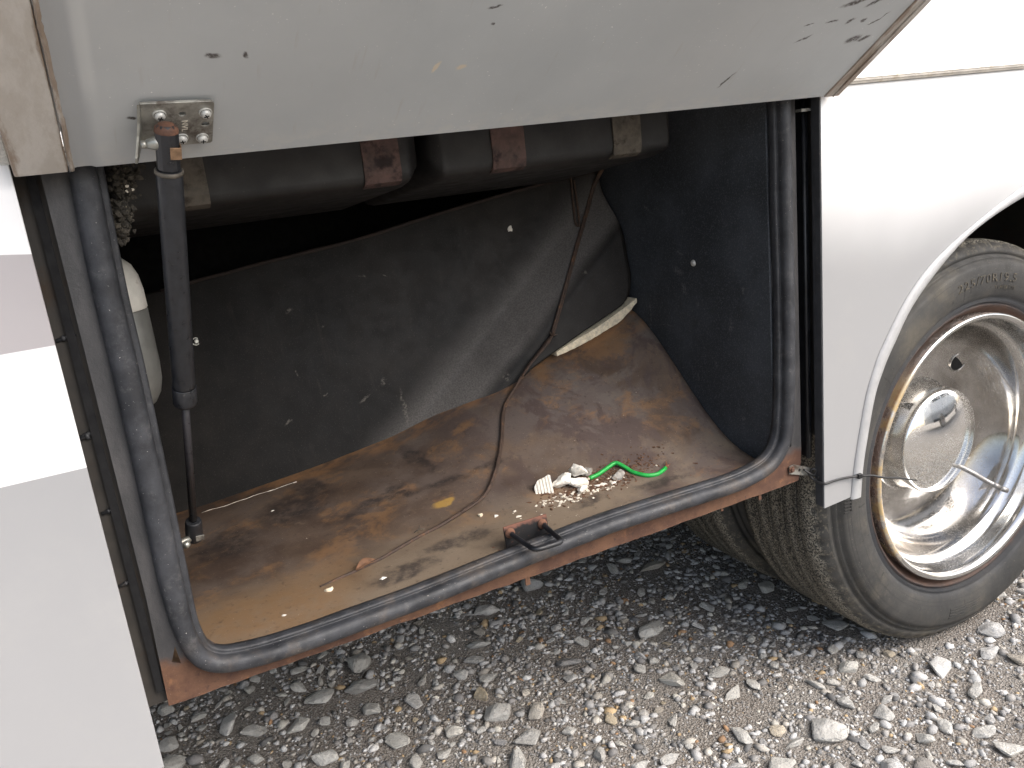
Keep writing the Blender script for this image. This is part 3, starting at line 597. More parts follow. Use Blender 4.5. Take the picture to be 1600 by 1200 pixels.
# bay door seal: bulb and lip swept round the mouth
path = catmull([(-1.405, 1.085), (-1.405, 1.053), (-1.407, 1.002), (-1.4085, .92), (-1.409, .841), (-1.4115, .70), (-1.413, .627), (-1.413, .588), (-1.411, .552), (-1.403, .522), (-1.384, .5055), (-1.352, .499), (-1.315, .4965), (-1.252, .4955), (-1.18, .4968), (-1.11, .4995), (-.985, .5060), (-.857, .5100), (-.74, .5085), (-.640, .5060), (-.595, .5085), (-.560, .5160), (-.538, .532), (-.525, .555), (-.5195, .59), (-.5165, .64), (-.514, .75), (-.5135, .928), (-.5135, 1.034), (-.513, 1.085)], 8)
sp_ = [(-.0130, .0295), (-.0152, .0240), (-.0155, .0170), (-.0138, .0095), (-.0105, .0040), (-.0060, .0010), (-.0010, .0002), (.0035, .0014), (.0070, .0042), (.0092, .0085), (.0100, .0135), (.0096, .0180), (.0108, .0190), (.0128, .0178), (.0148, .0186), (.0160, .0215), (.0164, .028), (.0160, .034), (.0130, .034), (.0120, .0295)]
mb = MB(); vs_ = []; n = len(path); K = len(sp_)
for i, (x, z) in enumerate(path):
    a = Vector(path[max(i-1, 0)]); b = Vector(path[min(i+1, n-1)]); t = (b-a).normalized(); nrm = Vector((-t.y, t.x))   # inward (path runs down the left, along the bottom, up the right)
    bottom = max(0, 1-abs(x+.96)/.42); vert = sm((z-.53)/.1); sc = (.84 if x > -.96 else 1.02)*vert+.86*(1-vert); flat_ = .80-.16*vert*(x < -.96); wob = mnoise.noise((x*9, z*9, 0))*.0012; dent = max(0, mnoise.noise((x*4, z*4, 9)))*.002
    for q, (pn, py) in enumerate(sp_):
        f = 1-.5*dent*40*.02 if 3 < q < 9 else 1
        vs_.append((x+nrm.x*(pn*sc+wob), .030-(.030-py*f)*flat_+(.0008*mnoise.noise((x*20, z*20, q*.5))), z+nrm.y*(pn*sc+wob)))
mb.add(vs_, [(i*K+j, i*K+(j+1) % K, (i+1)*K+(j+1) % K, (i+1)*K+j) for i in range(n-1) for j in range(K)], True)
mb.build("door_seal", MAT["seal_rubber"], coach)

# jamb recesses either side
mb = MB(); mb.box(-1.53, -1.4432, .041, .046, .468, 1.10); mb.build("jamb", MAT["dark_recess"], coach)
for (x, z, l, r) in ((-1.462, .893, .016, .0022), (-1.463, .79, .008, .003), (-1.461, .705, .014, .0022), (-1.462, .62, .013, .002)):
    mb = MB(); mb.tube([(x-.004, .0405, z), (x+l*.9, .0395, z+.004)], r, 8); mb.tube([(x+.001, .0400, z+.001), (x+.005, .0398, z+.002)], r*1.4, 8); mb.build("jamb_screw", MAT["flange_dark"], coach)
mb = MB(); mb.box(-.4775, -.436, .066, .070, .535, 1.06); mb.box(-.4385, -.436, .004, .066, .535, 1.06); mb.build("jamb", MAT["dark_recess"], coach)
mb = MB(); mb.box(-.4565, -.4525, .030, .050, .50, 1.055); mb.tube([(-.4585, .032, .50), (-.4585, .032, 1.05)], .0035, 10); mb.build("jamb_angle", MAT["black_paint"], coach)
mb = MB(); mb.box(-.4595, -.4577, .0012, .017, .424, 1.062); mb.build("panel_flange", MAT["flange_dark"], coach, bevel=.0006)
mb = MB(); mb.box(-.476, -.458, .018, .030, 1.036, 1.040); mb.build("jamb_clip", MAT["zinc_dirty"], coach)

# striker: plate with a bent rod loop
mb = MB(); M4 = Matrix.Translation((-.9665, .052, .516)) @ Matrix.Rotation(R(-1), 4, 'Z') @ Matrix.Rotation(R(-6), 4, 'X')
mb.box(-.0335, .0335, -.0015, .0015, -.022, .0225, M4); stp = mb.build("striker_plate", MAT["black_paint"], coach, bevel=.0008)
m = M("striker_paint"); p = m.xyz(); rk = m.mr(m.ma('ADD', p[2], m.mul(m.noise(90, 7, .7), .02)), .540, .548)
fl = m.mr(m.noise(180, 5, .7), .58, .68, 0, .8)
m.set(base=m.mix(m.mx(rk, m.mul(fl, .6)), (.010, .010, .011), (.17, .075, .05)), rough=m.mix(rk, (.4, .4, .4), (.8, .8, .8))); m.bump(m.noise(300, 5, .7), .3, .0008); stp.data.materials[0] = m.m
L = [(-.993, .049, .529), (-.992, .040, .5285), (-.990, .010, .5275), (-.9885, -.006, .527), (-.983, -.0125, .527), (-.968, -.0135, .5268), (-.952, -.0125, .5262), (-.9465, -.006, .526), (-.945, .010, .526), (-.9425, .040, .5265), (-.9415, .049, .527)]
mb = MB(); mb.tube(catmull(L, 5), .0036, 12); mb.build("striker_loop", MAT["black_paint"], coach)
for x in (-.9925, -.942):
    mb = MB(); mb.lathe([(.0075, 0), (.0072, .001), (.0052, .003), (.0038, .006)], (x, .0500, .529 if x < -.95 else .527), (0, -1, .06), 14); mb.build("weld", MAT["rusty_iron"], coach)

# tie tab bolted to the frame corner
plate("tie_tab", MAT["zinc_dirty"], coach, [(-.506, .4975), (-.496, .500), (-.455, .4825), (-.450, .474), (-.4535, .468), (-.505, .4860)], [[(-.4835+.0028*math.cos(k), .4868+.0028*math.sin(k)) for k in np.linspace(0, 6.28, 9)[:-1]]], .0265, .0285)
bolt((-.5005, .0262, .4925), (0, -1, 0), .0036, "bolt", MAT["rusty_iron"], coach, True); bolt((-.470, .0262, .4805), (0, -1, 0), .0028, "rivet", MAT["zinc"], coach)

# ------------------------------------------------------------------ hatch door, swung up past level on its top hinge
PHI = 146
door = empty("tmp"); bpy.data.objects.remove(door)
mb = MB(); NXD, NYD = 60, 30; vs_ = []
cross = [(-1.4190, .0035), (-1.4160, -.0005), (-1.4120, -.0020), (-1.4050, -.0022), (-1.4000, -.0018), (-1.3960, 0.0)]
xsd = [c_[0] for c_ in cross]+list(np.linspace(-1.39, -.47, 60))+[-.4685]
for x in xsd:
    for y in np.linspace(0, .598, 40):
        z = float(np.interp(x, [c_[0] for c_ in cross], [c_[1] for c_ in cross])) + mnoise.noise((x*3, y*3, 1))*.0012*min(1, y*20)
        vs_.append((x, y, z))
mb.add(vs_, [(i*40+j, i*40+j+1, (i+1)*40+j+1, (i+1)*40+j) for i in range(len(xsd)-1) for j in range(39)], True)
# hinge-side return
mb.add([(x, 0, z_) for x in (-1.3960, -.4685) for z_ in (0.0, -.024)], [(0, 1, 3, 2)])
door = mb.build("hatch_door", MAT["hatch_paint"], coach)
door.location = (0, -.015, 1.053); door.rotation_euler = (R(PHI), 0, 0)
mb = MB(); mb.box(-1.4635, -1.4195, 0, .60, -.022, .0032); mb.build("door_frame", MAT["hatch_frame"], door, bevel=.0015)
mb = MB(); mb.box(-.4683, -.4405, 0, .60, -.022, .0020); mb.box(-.4545, -.4525, .001, .598, .0020, .0042); mb.build("door_frame", MAT["hatch_frame"], door, bevel=.0012)
mb = MB(); mb.box(-1.4190, -.4688, .600, .605, -.022, .0030); mb.build("door_frame", MAT["hatch_frame"], door)
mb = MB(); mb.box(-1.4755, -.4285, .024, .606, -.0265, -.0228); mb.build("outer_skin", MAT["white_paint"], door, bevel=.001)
mb = MB(); mb.box(-1.4720, -1.4640, .006, .046, -.0225, -.006); mb.build("corner_cap", MAT["screw_white"], door, bevel=.001)
mb = MB(); mb.box(-.4402, -.4330, .010, .040, -.0225, -.006); mb.build("corner_cap", MAT["screw_white"], door, bevel=.001)
mb = MB(); mb.tube([(-1.46, -.004, -.014), (-.445, -.004, -.014)], .006, 10); mb.build("hinge", MAT["belt_alu"], door)
# sealant bead along the left frame
mb = MB(); pts = [(-1.4165+mnoise.noise((0, y*25, 0))*.0012, y, .0022+mnoise.noise((3, y*60, 0))*.0008) for y in np.linspace(.002, .596, 120)]; mb.tube(pts, [.0022+.0008*mnoise.noise((0, q*.9, 7)) for q in range(120)], 7); mb.build("sealant", MAT["hatch_frame"], door)
# strut bracket
br = plate("bracket", MAT["zinc_dirty"], door, [(-1.3550, .0295), (-1.2960, .0285), (-1.2940, .0305), (-1.2930, .0840), (-1.2955, .0868), (-1.3550, .0895)],
    [[(-1.3204+.0030*math.cos(k), .0727+.0028*math.sin(k)) for k in np.linspace(0, 6.28, 11)[:-1]], [(-1.3006+.0038*math.cos(k), .0563+.0026*math.sin(k)) for k in np.linspace(0, 6.28, 11)[:-1]]], .0035, .0062, fn=lambda a, b, y: (a, b, y), bevel=.0004)
plate("bracket_flange", MAT["zinc"], door, [(.0895, .0063), (.0700, .0105), (.0600, .0165), (.0480, .0300), (.0415, .0310), (.0400, .0250), (.0390, .0063)], [], -1.3572, -1.3548, fn=lambda a, b, y: (y-(b-.006)*.38, a, b), bevel=.0004)
for (x, y) in ((-1.3396, .0745), (-1.3007, .0730), (-1.3034, .0380), (-1.3215, .0400)):
    mb = MB(); mb.lathe([(.0058, 0), (.0058, .0012), (.0050, .0013)], (x, y, .0062), (0, 0, 1), 18, False); mb.lathe([(.0044, .0012), (.0046, .0028), (.0040, .0042), (.0026, .0050), (0, .0052)], (x, y, .0062), (0, 0, 1), 18)
    s_ = mb.build("screw", MAT["screw_white"], door)
    a = random.uniform(0, 90); mb = MB()
    for q in (0, 90):
        mb.box(-.0024, .0024, -.0005, .0005, .0104, .01165, Matrix.Translation((x, y, 0)) @ Matrix.Rotation(R(a+q), 4, 'Z'))
    mb.build("screw_slot", MAT["hole_dark"], door)
cu = bpy.data.curves.new("t", 'FONT'); cu.body = "NVL"; cu.size = .0075; cu.extrude = .0002; cu.align_x = 'CENTER'; cu.resolution_u = 2; cu.space_character = 1.1
to = bpy.data.objects.new("t", cu); col.objects.link(to); me = bpy.data.meshes.new_from_object(to.evaluated_get(bpy.context.evaluated_depsgraph_get())); bpy.data.objects.remove(to); bpy.data.curves.remove(cu); me.name = "stamped_letters"
me.transform(Matrix.Translation((-1.3212, .0565, .0064)) @ Matrix.Rotation(R(-90), 4, 'Z')); me.materials.clear(); me.materials.append(MAT["cream_fleck"])
o = bpy.data.objects.new("stamped_letters", me); col.objects.link(o); o.parent = door

# ------------------------------------------------------------------ gas strut
T = Vector((-1.3384, -.0841, 1.0659)); B = Vector((-1.377, .120, .626)); D = B-T
at = lambda t: T+D*t
strut = MB(); strut.tube([at(.052), at(.058), at(.545), at(.552)], [.0108, .0116, .0116, .0108], 24); strut = strut.build("gas_strut", MAT["strut_black"], coach)
mb = MB(); mb.lathe([(.0112, -.0135), (.0125, -.0128), (.0127, -.0105), (.0121, -.0098), (.0112, -.0094)], at(.080), D, 24); mb.build("ring", MAT["strap_galv"], strut)
mb = MB(); mb.lathe([(.0116, 0), (.0124, .001), (.0126, .020), (.0118, .0225), (.005, .0228)], at(.549), D, 24); mb.build("collar", MAT["strut_black"], strut)
mb = MB(); mb.tube([at(.56), at(.955)], .0043, 14); mb.build("rod", MAT["rod_steel"], strut)
mb = MB(); mb.lathe([(.0, -.0225), (.007, -.0220), (.0095, -.0195), (.0102, -.014), (.0102, .0175), (.0090, .0205), (0, .0206)], at(.012), D, 10, False); so = mb.build("socket", MAT["strut_black"], strut, bevel=.0008)
u = D.normalized(); wv = Vector((1, 0, 0)); wv = (wv-u*wv.dot(u)).normalized(); cn = u.cross(wv)
fm = Matrix((wv, cn, u)).transposed().to_4x4(); fm.translation = at(.012)
sgn = -1 if (fm.to_3x3() @ Vector((0, -1, 0))).y < 0 else 1
mb = MB(); mb.box(.0005, .0100, sgn*.0096, sgn*.0108, -.0045, .0065, fm); mb.box(.0098, .0108, -.006, .006, -.0045, .0065, fm); mb.build("clip", MAT["brass_clip"], strut, bevel=.0004)
mb = MB(); mb.lathe([(0, -.0226), (.0065, -.0222), (.0098, -.0193), (.0104, -.0165), (.0104, -.015)], at(.012), D, 12); mb.build("rust_cap", MAT["rusty_iron"], strut)
mb = MB(); mb.tube([(-1.3550, -.0825, 1.0655), (-1.3500, -.083, 1.0657), (-1.3485, -.0831, 1.0657), (-1.3400, -.084, 1.0659)], [.0040, .0055, .0062, .0062], 16); mb.tube([(-1.3600, -.0822, 1.0655), (-1.3550, -.0825, 1.0655)], .0035, 12); mb.build("ball_stud", MAT["zinc"], strut)
mb = MB(); mb.lathe([(.004, -.0165), (.0088, -.0160), (.0098, -.0135), (.0100, .0125), (.0085, .0155), (0, .016)], at(.992), D, 12, False); mb.build("socket", MAT["strut_black"], strut, bevel=.0006)
fm2 = fm.copy(); fm2.translation = at(.992); mb = MB(); mb.box(.0000, .0098, sgn*.0094, sgn*.0106, .001, .0095, fm2); mb.build("clip", MAT["zinc_dirty"], strut, bevel=.0004)
mb = MB(); mb.tube([B+Vector((-.002, -.002, -.004)), B+Vector((-.018, -.006, -.006)), B+Vector((-.07, -.01, -.006))], [.0045, .0040, .0040], 12); mb.lathe([(0, .0), (.004, .001), (.0045, .004), (.004, .007), (0, .008)], B+Vector((-.0105, -.013, -.006)), (-.4, -1, 0), 12); mb.build("ball_stud", MAT["zinc"], strut)

# ------------------------------------------------------------------ things inside the bay
# upright canister by the left jamb
can = empty("canister", (-1.407, .25, .76)); tag(can, "upright canister with dirty white domed top and grey lower half behind the left seal", "canister")
CR = .042
mb = MB(); mb.lathe([(0, .198), (.012, .197), (.024, .192), (.034, .182), (.0395, .168), (CR, .150), (CR+.0003, .1285), (CR-.001, .1270)], (0, 0, 0), (0, 0, 1), 48); mb.build("lid", MAT["canister_white"], can)
mb = MB(); mb.lathe([(CR-.001, .1265), (CR, .125), (CR, .055), (CR-.0015, .035), (CR-.006, .018), (CR-.014, .006), (.02, .0), (0, 0)], (0, 0, 0), (0, 0, 1), 48); mb.build("body", MAT["canister_grey"], can)
mb = MB(); mb.box(-.045, -.036, -.02, .02, -.02, .15); mb.build("wall_bracket", MAT["dark_recess"], can)

# hanging clump of matted dirt
cl = MB(); base = catmull([(-1.3715, .050, 1.075), (-1.3715, .050, 1.052), (-1.374, .051, 1.030), (-1.380, .050, 1.010), (-1.3845, .050, .997), (-1.3865, .050, .985)], 8)
for k in range(260):
    P = Vector(base[random.randrange(len(base))]); wdt = .005+.006*max(0, min(1, (P.z-.985)/.05))
    P += Vector((random.gauss(0, wdt*.75), random.gauss(0, wdt*.6), random.gauss(0, .004)))
    r = random.uniform(.0014, .0042); bm = bmesh.new(); bmesh.ops.create_icosphere(bm, subdivisions=1, radius=r)
    o_ = [(P+v.co*random.uniform(.6, 1.4))[:] for v in bm.verts]; cl.add(o_, [tuple(v.index for v in f.verts) for f in bm.faces]); bm.free()
for k in range(40):
    i = random.randrange(len(base)-8); P = [Vector(base[i+q*2])+Vector((random.gauss(0, .0045), random.gauss(0, .003), 0)) for q in range(4)]; cl.tube(P, random.uniform(.0006, .0013), 5)
for k in range(1, 7): cl.tube([(-1.3715, .05, 1.075), (-1.3715+.001*k, .05, 1.12)], .0015, 5)
clump = cl.build("dirt_clump", MAT["fade_and_grime"]); tag(clump, "hanging matted clump of grey dirt and cobweb at the top left of the bay", "dirt clump")
fl = MB()
for P in ((-1.3705, .0425, 1.0335), (-1.3715, .0420, 1.0285), (-1.366, .0445, 1.030)):
    bm = bmesh.new(); bmesh.ops.create_icosphere(bm, subdivisions=1, radius=.0018); fl.add([(Vector(P)+v.co*random.uniform(.6, 1.4))[:] for v in bm.verts], [tuple(v.index for v in f.verts) for f in bm.faces]); bm.free()
fl.build("pale_fleck", MAT["cream_fleck"], clump)

# brown cord from the roof of the bay, down the board and across the floor
def by(x, z, off): return (x, board_y(x, z)-off, z)
cpts = [(-.532, .40, 1.02), by(-.5478, .9537, .008), by(-.574, .9044, .007), by(-.6098, .8507, .007), by(-.6536, .7868, .007), by(-.6889, .7337, .008), by(-.7080, .7010, .009)]
cpts2 = [by(-.7080, .700, .011), by(-.731, .680, .012), by(-.7575, .660, .014), by(-.7790, .640, .016)]
cpts3 = [by(-.7790, .640, .016), by(-.7960, .626, .022), (-.8362, .3579, .600), (-.875, .2996, .567), (-.9135, .2483, .5425), (-.9577, .2043, .524), (-1.0082, .1832, .517)]
def onf(P, h): return (P[0], P[1], max(P[2], fz(P[0], P[1])+h))
cord = MB()
def strand(pts, r, h, off=(0, 0, 0)):
    P = [Vector(onf(p, h))+Vector(off) for p in catmull(pts, 6)]; cord.tube(P, r, 9)
strand(cpts, .0024, .003); strand([(a+.0030, b-.0015, c_) for a, b, c_ in cpts], .0022, .003)
cord.tube([Vector(p) for p in catmull(cpts2, 6)], [.0030, .0042, .0056, .0060, .0058, .0054, .0050, .0048, .0046, .0045, .0044, .0043, .0042, .0041, .0040, .0038, .0036, .0035, .0034], 10, flat=.6)
for k, q in enumerate(((.004, .012), (-.006, .010), (.010, .002))):
    cord.tube([Vector(cpts2[0]), Vector(cpts2[0])+Vector((q[0], -.004, q[1]))], [.0022, .0006], 5)
strand(cpts3, .0025, .003); strand([(a+.0033, b+.001, c_) for a, b, c_ in cpts3], .0021, .0025)
strand([(-1.0082, .1832, .517), (-1.0494, .172, .512), (-1.0894, .1614, .510), (-1.1665, .1334, .507), (-1.2426, .1171, .506)], [.0027]*19+[.0024]*4+[.0014]*2, .003)
strand([(-.9577, .2053, .524), (-1.0082, .1862, .517), (-1.0494, .1745, .512), (-1.0894, .1630, .510), (-1.13, .148, .508)], .0022, .0022)
cordo = cord.build("cord", MAT["cord_brown"]); tag(cordo, "thin dirty brown cord hanging down the black board and trailing across the rusty floor", "cord", "brown cords in the bay")
lp = MB(); P = [by(-.5893, .9743, .006), by(-.5948, .9186, .006), by(-.5985, .8858, .007), by(-.5950, .8805, .008), by(-.5924, .885, .007), by(-.5875, .9177, .006), by(-.5850, .9623, .006)]
lp.tube(catmull(P, 7), .0022, 8); lpo = lp.build("cord", MAT["cord_brown"]); tag(lpo, "short brown loop of cord hanging flat against the top right of the black board", "cord", "brown cords in the bay")

# debris heap
def chunk(seed, sx, sy, sz, n=26, sharp=.2):
    rr = random.Random(seed); bm = bmesh.new()
    for k in range(n):
        a = Vector((rr.gauss(0, 1), rr.gauss(0, 1), rr.gauss(0, 1))).normalized()*rr.uniform(1-sharp, 1)
        bm.verts.new((a.x*sx, a.y*sy, a.z*sz))
    r = bmesh.ops.convex_hull(bm, input=bm.verts[:]); bmesh.ops.delete(bm, geom=[g for g in r['geom_interior'] if isinstance(g, bmesh.types.BMVert)], context='VERTS')
    return bm
def mesh_obj(name, bm, mat, parent=None, smooth=False):
    me = bpy.data.meshes.new(name); bmesh.ops.recalc_face_normals(bm, faces=bm.faces); bm.to_mesh(me); bm.free(); me.materials.append(mat)
    if smooth: me.polygons.foreach_set("use_smooth", [True]*len(me.polygons))
    o = bpy.data.objects.new(name, me); col.objects.link(o); o.parent = parent; return o
def rumple(o, strength, scale, lev=2):
    s_ = o.modifiers.new("s", 'SUBSURF'); s_.subdivision_type = 'SIMPLE'; s_.levels = lev; s_.render_levels = lev
    tx = bpy.data.textures.new("r", 'CLOUDS'); tx.noise_scale = scale; tx.noise_depth = 3; d = o.modifiers.new("d", 'DISPLACE'); d.texture = tx; d.strength = strength; d.mid_level = .5
# striped block
mb = MB(); pr = [(-.014, .0), (-.018, .010), (-.016, .021), (-.009, .0275), (.0, .029), (.0095, .033), (.0125, .030), (.012, .012), (.0115, -.001), (.0, -.002)]
def stripe_face():
    mb = MB(); xs_ = []
    edges_ = np.linspace(-.0165, .0125, 7)
    for i in range(6):
        xa, xb = edges_[i], edges_[i+1]; xs_ += [(xa+.0003, .0022), (xa+.0010, -.0004), (xb-.0010, -.0004), (xb-.0003, .0022)]
    vs = []
    for (x, d) in xs_:
        tz = float(np.interp(x, [-.018, -.009, .0, .0095, .0125], [.014, .0265, .028, .032, .030])); b0 = float(np.interp(x, [-.018, -.013, .012], [.010, .0, -.001]))
        for (y, z) in ((d, b0), (d+.001, tz*.5), (d+.002, tz), (.014, tz*.96), (.017, b0)): vs.append((x, y, z))
    k = 5; mb.add(vs, [(i*k+j, i*k+(j+1) % k, (i+1)*k+(j+1) % k, (i+1)*k+j) for i in range(len(xs_)-1) for j in range(k)])
    mb.f += [tuple(range(k)), tuple((len(xs_)-1)*k+j for j in range(k))]; mb.sm += [False]*2; return mb
sb = stripe_face().build("foam_block", MAT["foam_white"]); sb.location = (-.8735, .1600, .5125); sb.rotation_euler = (R(-24), R(-4), R(-22)); tag(sb, "white foam block with grooves across its face, left end of the debris heap", "foam block")
scraps = [("foam_scrap", (-.842, .165, .527), (.019, .010, .009), (10, -12, -8), "foam_white", "flat torn cream foam scrap lying right of the grooved foam block"),
          ("foam_scrap", (-.8105, .168, .534), (.014, .008, .013), (20, 25, -30), "foam_white", "pointed white foam scrap standing highest in the debris heap"),
          ("foam_scrap", (-.8185, .150, .523), (.017, .011, .008), (0, 15, -20), "foam_white", "cream foam lump in the middle of the heap, under the pointed scrap"),
          ("foam_scrap", (-.8225, .137, .5165), (.0115, .008, .0075), (-15, 10, 20), "foam_white", "small white triangular foam scrap at the front of the heap"),
          ("foam_scrap", (-.793, .170, .5255), (.011, .008, .0085), (0, 0, 10), "foam_grey", "dull grey crumpled scrap beside the left end of the green wire"),
          ("foam_scrap", (-.752, .139, .5195), (.013, .007, .007), (0, -15, 10), "foam_grey", "grey brown papery scrap below the bend of the green wire"),
          ("foam_scrap", (-.787, .137, .5135), (.015, .0045, .0035), (0, 10, -4), "foam_white", "thin white sliver of foam along the front of the heap"),
          ("foam_scrap", (-.7665, .132, .5125), (.0085, .0035, .003), (0, 5, 10), "foam_white", "short white foam sliver at the right of the heap front")]
for k, (nm, loc, dm, rot, mt, lb) in enumerate(scraps):
    o = mesh_obj(nm, chunk(100+k, *[q*1.28 for q in dm], n=16, sharp=.35), MAT[mt]); o.location = loc; o.rotation_euler = [R(a) for a in rot]; rumple(o, .0035, .008, 3); tag(o, lb, "foam scrap", "torn foam scraps in the debris heap")
def scatter_bits(name, mat, n, fn, rlo, rhi, label, cat, flat=.5):
    mb = MB(); 
    for k in range(n):
        x, y = fn(); r = random.uniform(rlo, rhi)*random.uniform(.6, 1); z = fz(x, y)+r*.3
        bm = bmesh.new(); bmesh.ops.create_icosphere(bm, subdivisions=1, radius=r); a = random.uniform(0, 6.3); st = random.uniform(1, 2.2)
        mt = Matrix.Translation((x, y, z)) @ Matrix.Rotation(a, 4, 'Z') @ Matrix.Diagonal((st, 1, flat, 1))
        mb.add([(mt @ (v.co*random.uniform(.6, 1.3)))[:] for v in bm.verts], [tuple(v.index for v in f.verts) for f in bm.faces]); bm.free()
    o = mb.build(name, mat); o["kind"] = "stuff"; tag(o, label, cat); return o
def heap(sx=.055, sy=.014, cx=-.80, cy=.145):
    def f():
        t = random.gauss(0, 1); return cx+t*sx, cy+random.gauss(0, sy)-.06*t*sx*0
    return f
scatter_bits("foam_crumbs", MAT["cream_fleck"], 150, heap(.048, .010, -.825, .138), .0008, .0035, "white and cream foam crumbs round the debris heap", "crumbs")
scatter_bits("leaf_litter", MAT["litter"], 1100, heap(.050, .014, -.770, .150), .0008, .0030, "brown flecks of leaf litter round the green wire", "litter", .6)
def floor_any():
    r = random.random()
    if r < .55: return random.uniform(-1.38, -.85), .05+abs(random.gauss(0, .045))
    return random.uniform(-1.38, -.62), random.uniform(.06, .30)
scatter_bits("floor_crumbs", MAT["cream_fleck"], 210, floor_any, .0006, .0018, "pale specks of grit scattered over the rusty bay floor", "grit")
def near(cx, cy, s): return lambda: (random.gauss(cx, s), random.gauss(cy, s))
scatter_bits("rust_flakes", MAT["rusty_iron"], 60, near(-1.005, .050, .012), .001, .003, "rust flakes piled at the left of the latch plate", "rust flakes")
scatter_bits("rust_crumbs", MAT["litter"], 26, near(-1.289, .086, .006), .0015, .0035, "dark red brown crumbs near the front left of the bay floor", "crumbs")
scatter_bits("red_crumbs", MAT["rusty_iron"], 24, near(-.6565, .083, .006), .001, .0028, "small reddish crumbs right of the green wire", "crumbs")
lumps = [(-1.2349, .1006, .006, "foam_cream", "cream grit lump lying below the tip of the cord"), (-1.166, .085, .0045, "foam_white", "small white lump near the seal, right of the cord tip"), (-.985, .165, .0045, "foam_cream", "yellowish crumb left of the latch plate, below the cord"), (-1.3, .075, .003, "foam_white", "white speck on the orange patch at the front left of the floor"), (-.9665, .150, .0035, "foam_white", "white crumb just behind the latch plate"), (-1.243, .398, .0035, "foam_white", "white crumb at the rear of the floor below the black board"), (-.9885, .006, .003, "foam_white", "white fleck lying on the seal below the latch loop")]
for k, (x, y, r, mt, lb) in enumerate(lumps):
    o = mesh_obj("crumb", chunk(300+k, r*1.3, r, r*.8, 14), MAT[mt]); o.location = (x, y, (fz(x, y) if y > .03 else .523)+r*.5); tag(o, lb, "crumb", "loose crumbs on the bay floor")
tw = MB()
for k in range(26):
    x, y = heap(.05, .014, -.80, .145)(); a = random.uniform(0, 6.3); l = random.uniform(.006, .016); z = fz(x, y)
    tw.tube([(x, y, z+.001), (x+l*.5*math.cos(a), y+l*.5*math.sin(a), z+.003), (x+l*math.cos(a+.4), y+l*math.sin(a+.4), fz(x+l*math.cos(a+.4), y+l*math.sin(a+.4))+.001)], .0005, 5)
two = tw.build("plant_stems", MAT["leaf_dry"]); two["kind"] = "stuff"; tag(two, "thin dry stems tangled in the debris heap", "dry stems")
# twig beside the cord
tg = MB(); tg.tube([(-1.086, .176, .5125), (-1.078, .179, .514), (-1.070, .176, .513)], .0006, 6); tg.tube([(-1.078, .179, .514), (-1.074, .184, .517)], .0005, 6)
o = tg.build("twig", MAT["letter_rubber"]); tag(o, "tiny pale forked twig lying against the cord on the bay floor", "twig")
th = MB(); P = [(-1.340+.155*t, .512-.195*(.155*t-.0)+.0-.006+mnoise.noise((t*6, 0, 0))*.004) for t in np.linspace(0, 1, 26)]; th.tube([(a, b-.008, fz(a, b-.008)+.002) for a, b in P], [.0004+.0016*max(0, mnoise.noise((k*.7, 2, 0))) for k in range(26)], 5); o = th.build('thread', MAT['cream_fleck']); tag(o, 'thin pale thread lying along the back edge of the floor at the left', 'thread')
# curled leaf
mb = MB(); vs_ = []
for i in range(9):
    t = i/8; w_ = .0065*math.sin(math.pi*min(1, t*.9+.08))
    for j in range(5):
        s = (j-2)/2; vs_.append((-.019+.038*t, w_*s, .0015+abs(s)**2*.0055*math.sin(math.pi*t)+.002*math.sin(t*5)))
mb.add(vs_, [(i*5+j, i*5+j+1, (i+1)*5+j+1, (i+1)*5+j) for i in range(8) for j in range(4)], True)
o = mb.build("dry_leaf", MAT["leaf_dry"], solid=.0006); o.location = (-1.173, .1325, .508); o.rotation_euler = (R(18), 0, R(22)); tag(o, "curled brown dry leaf lying on the cord at the front of the floor", "leaf")
# green wire
gw = catmull([(-.7972, .1559, .5215), (-.7796, .1569, .5235), (-.7583, .1612, .5275), (-.7460, .1630, .5300), (-.7400, .1600, .5300), (-.7330, .1490, .5240), (-.7268, .1366, .5175), (-.7141, .1202, .5130), (-.6993, .1152, .5120), (-.6860, .1175, .5125), (-.6750, .1221, .5155)], 7)
gw = [Vector((a, b, max(c_, fz(a, b)+.0034))) for a, b, c_ in gw]
wire = MB(); wire.tube(gw, .0033, 14); wire = wire.build("green_wire", MAT["wire_green"]); tag(wire, "short bent piece of bright green insulated wire lying in the debris", "wire")
mb = MB(); e0 = gw[-1]; d0 = (gw[-1]-gw[-3]).normalized()
for k in range(9): mb.tube([e0+Vector((random.gauss(0, .0012), random.gauss(0, .0012), random.gauss(0, .0012))), e0+d0*random.uniform(.004, .008)+Vector((random.gauss(0, .003), random.gauss(0, .003), random.gauss(0, .003)))], .0006, 5)
mb.build("copper_strands", MAT["copper"], wire)
mb = MB(); e1 = gw[0]; d1 = (gw[0]-gw[2]).normalized(); mb.tube([e1, e1+d1*.004], [.0022, .0014], 8); mb.build("bare_end", MAT["foam_cream"], wire)

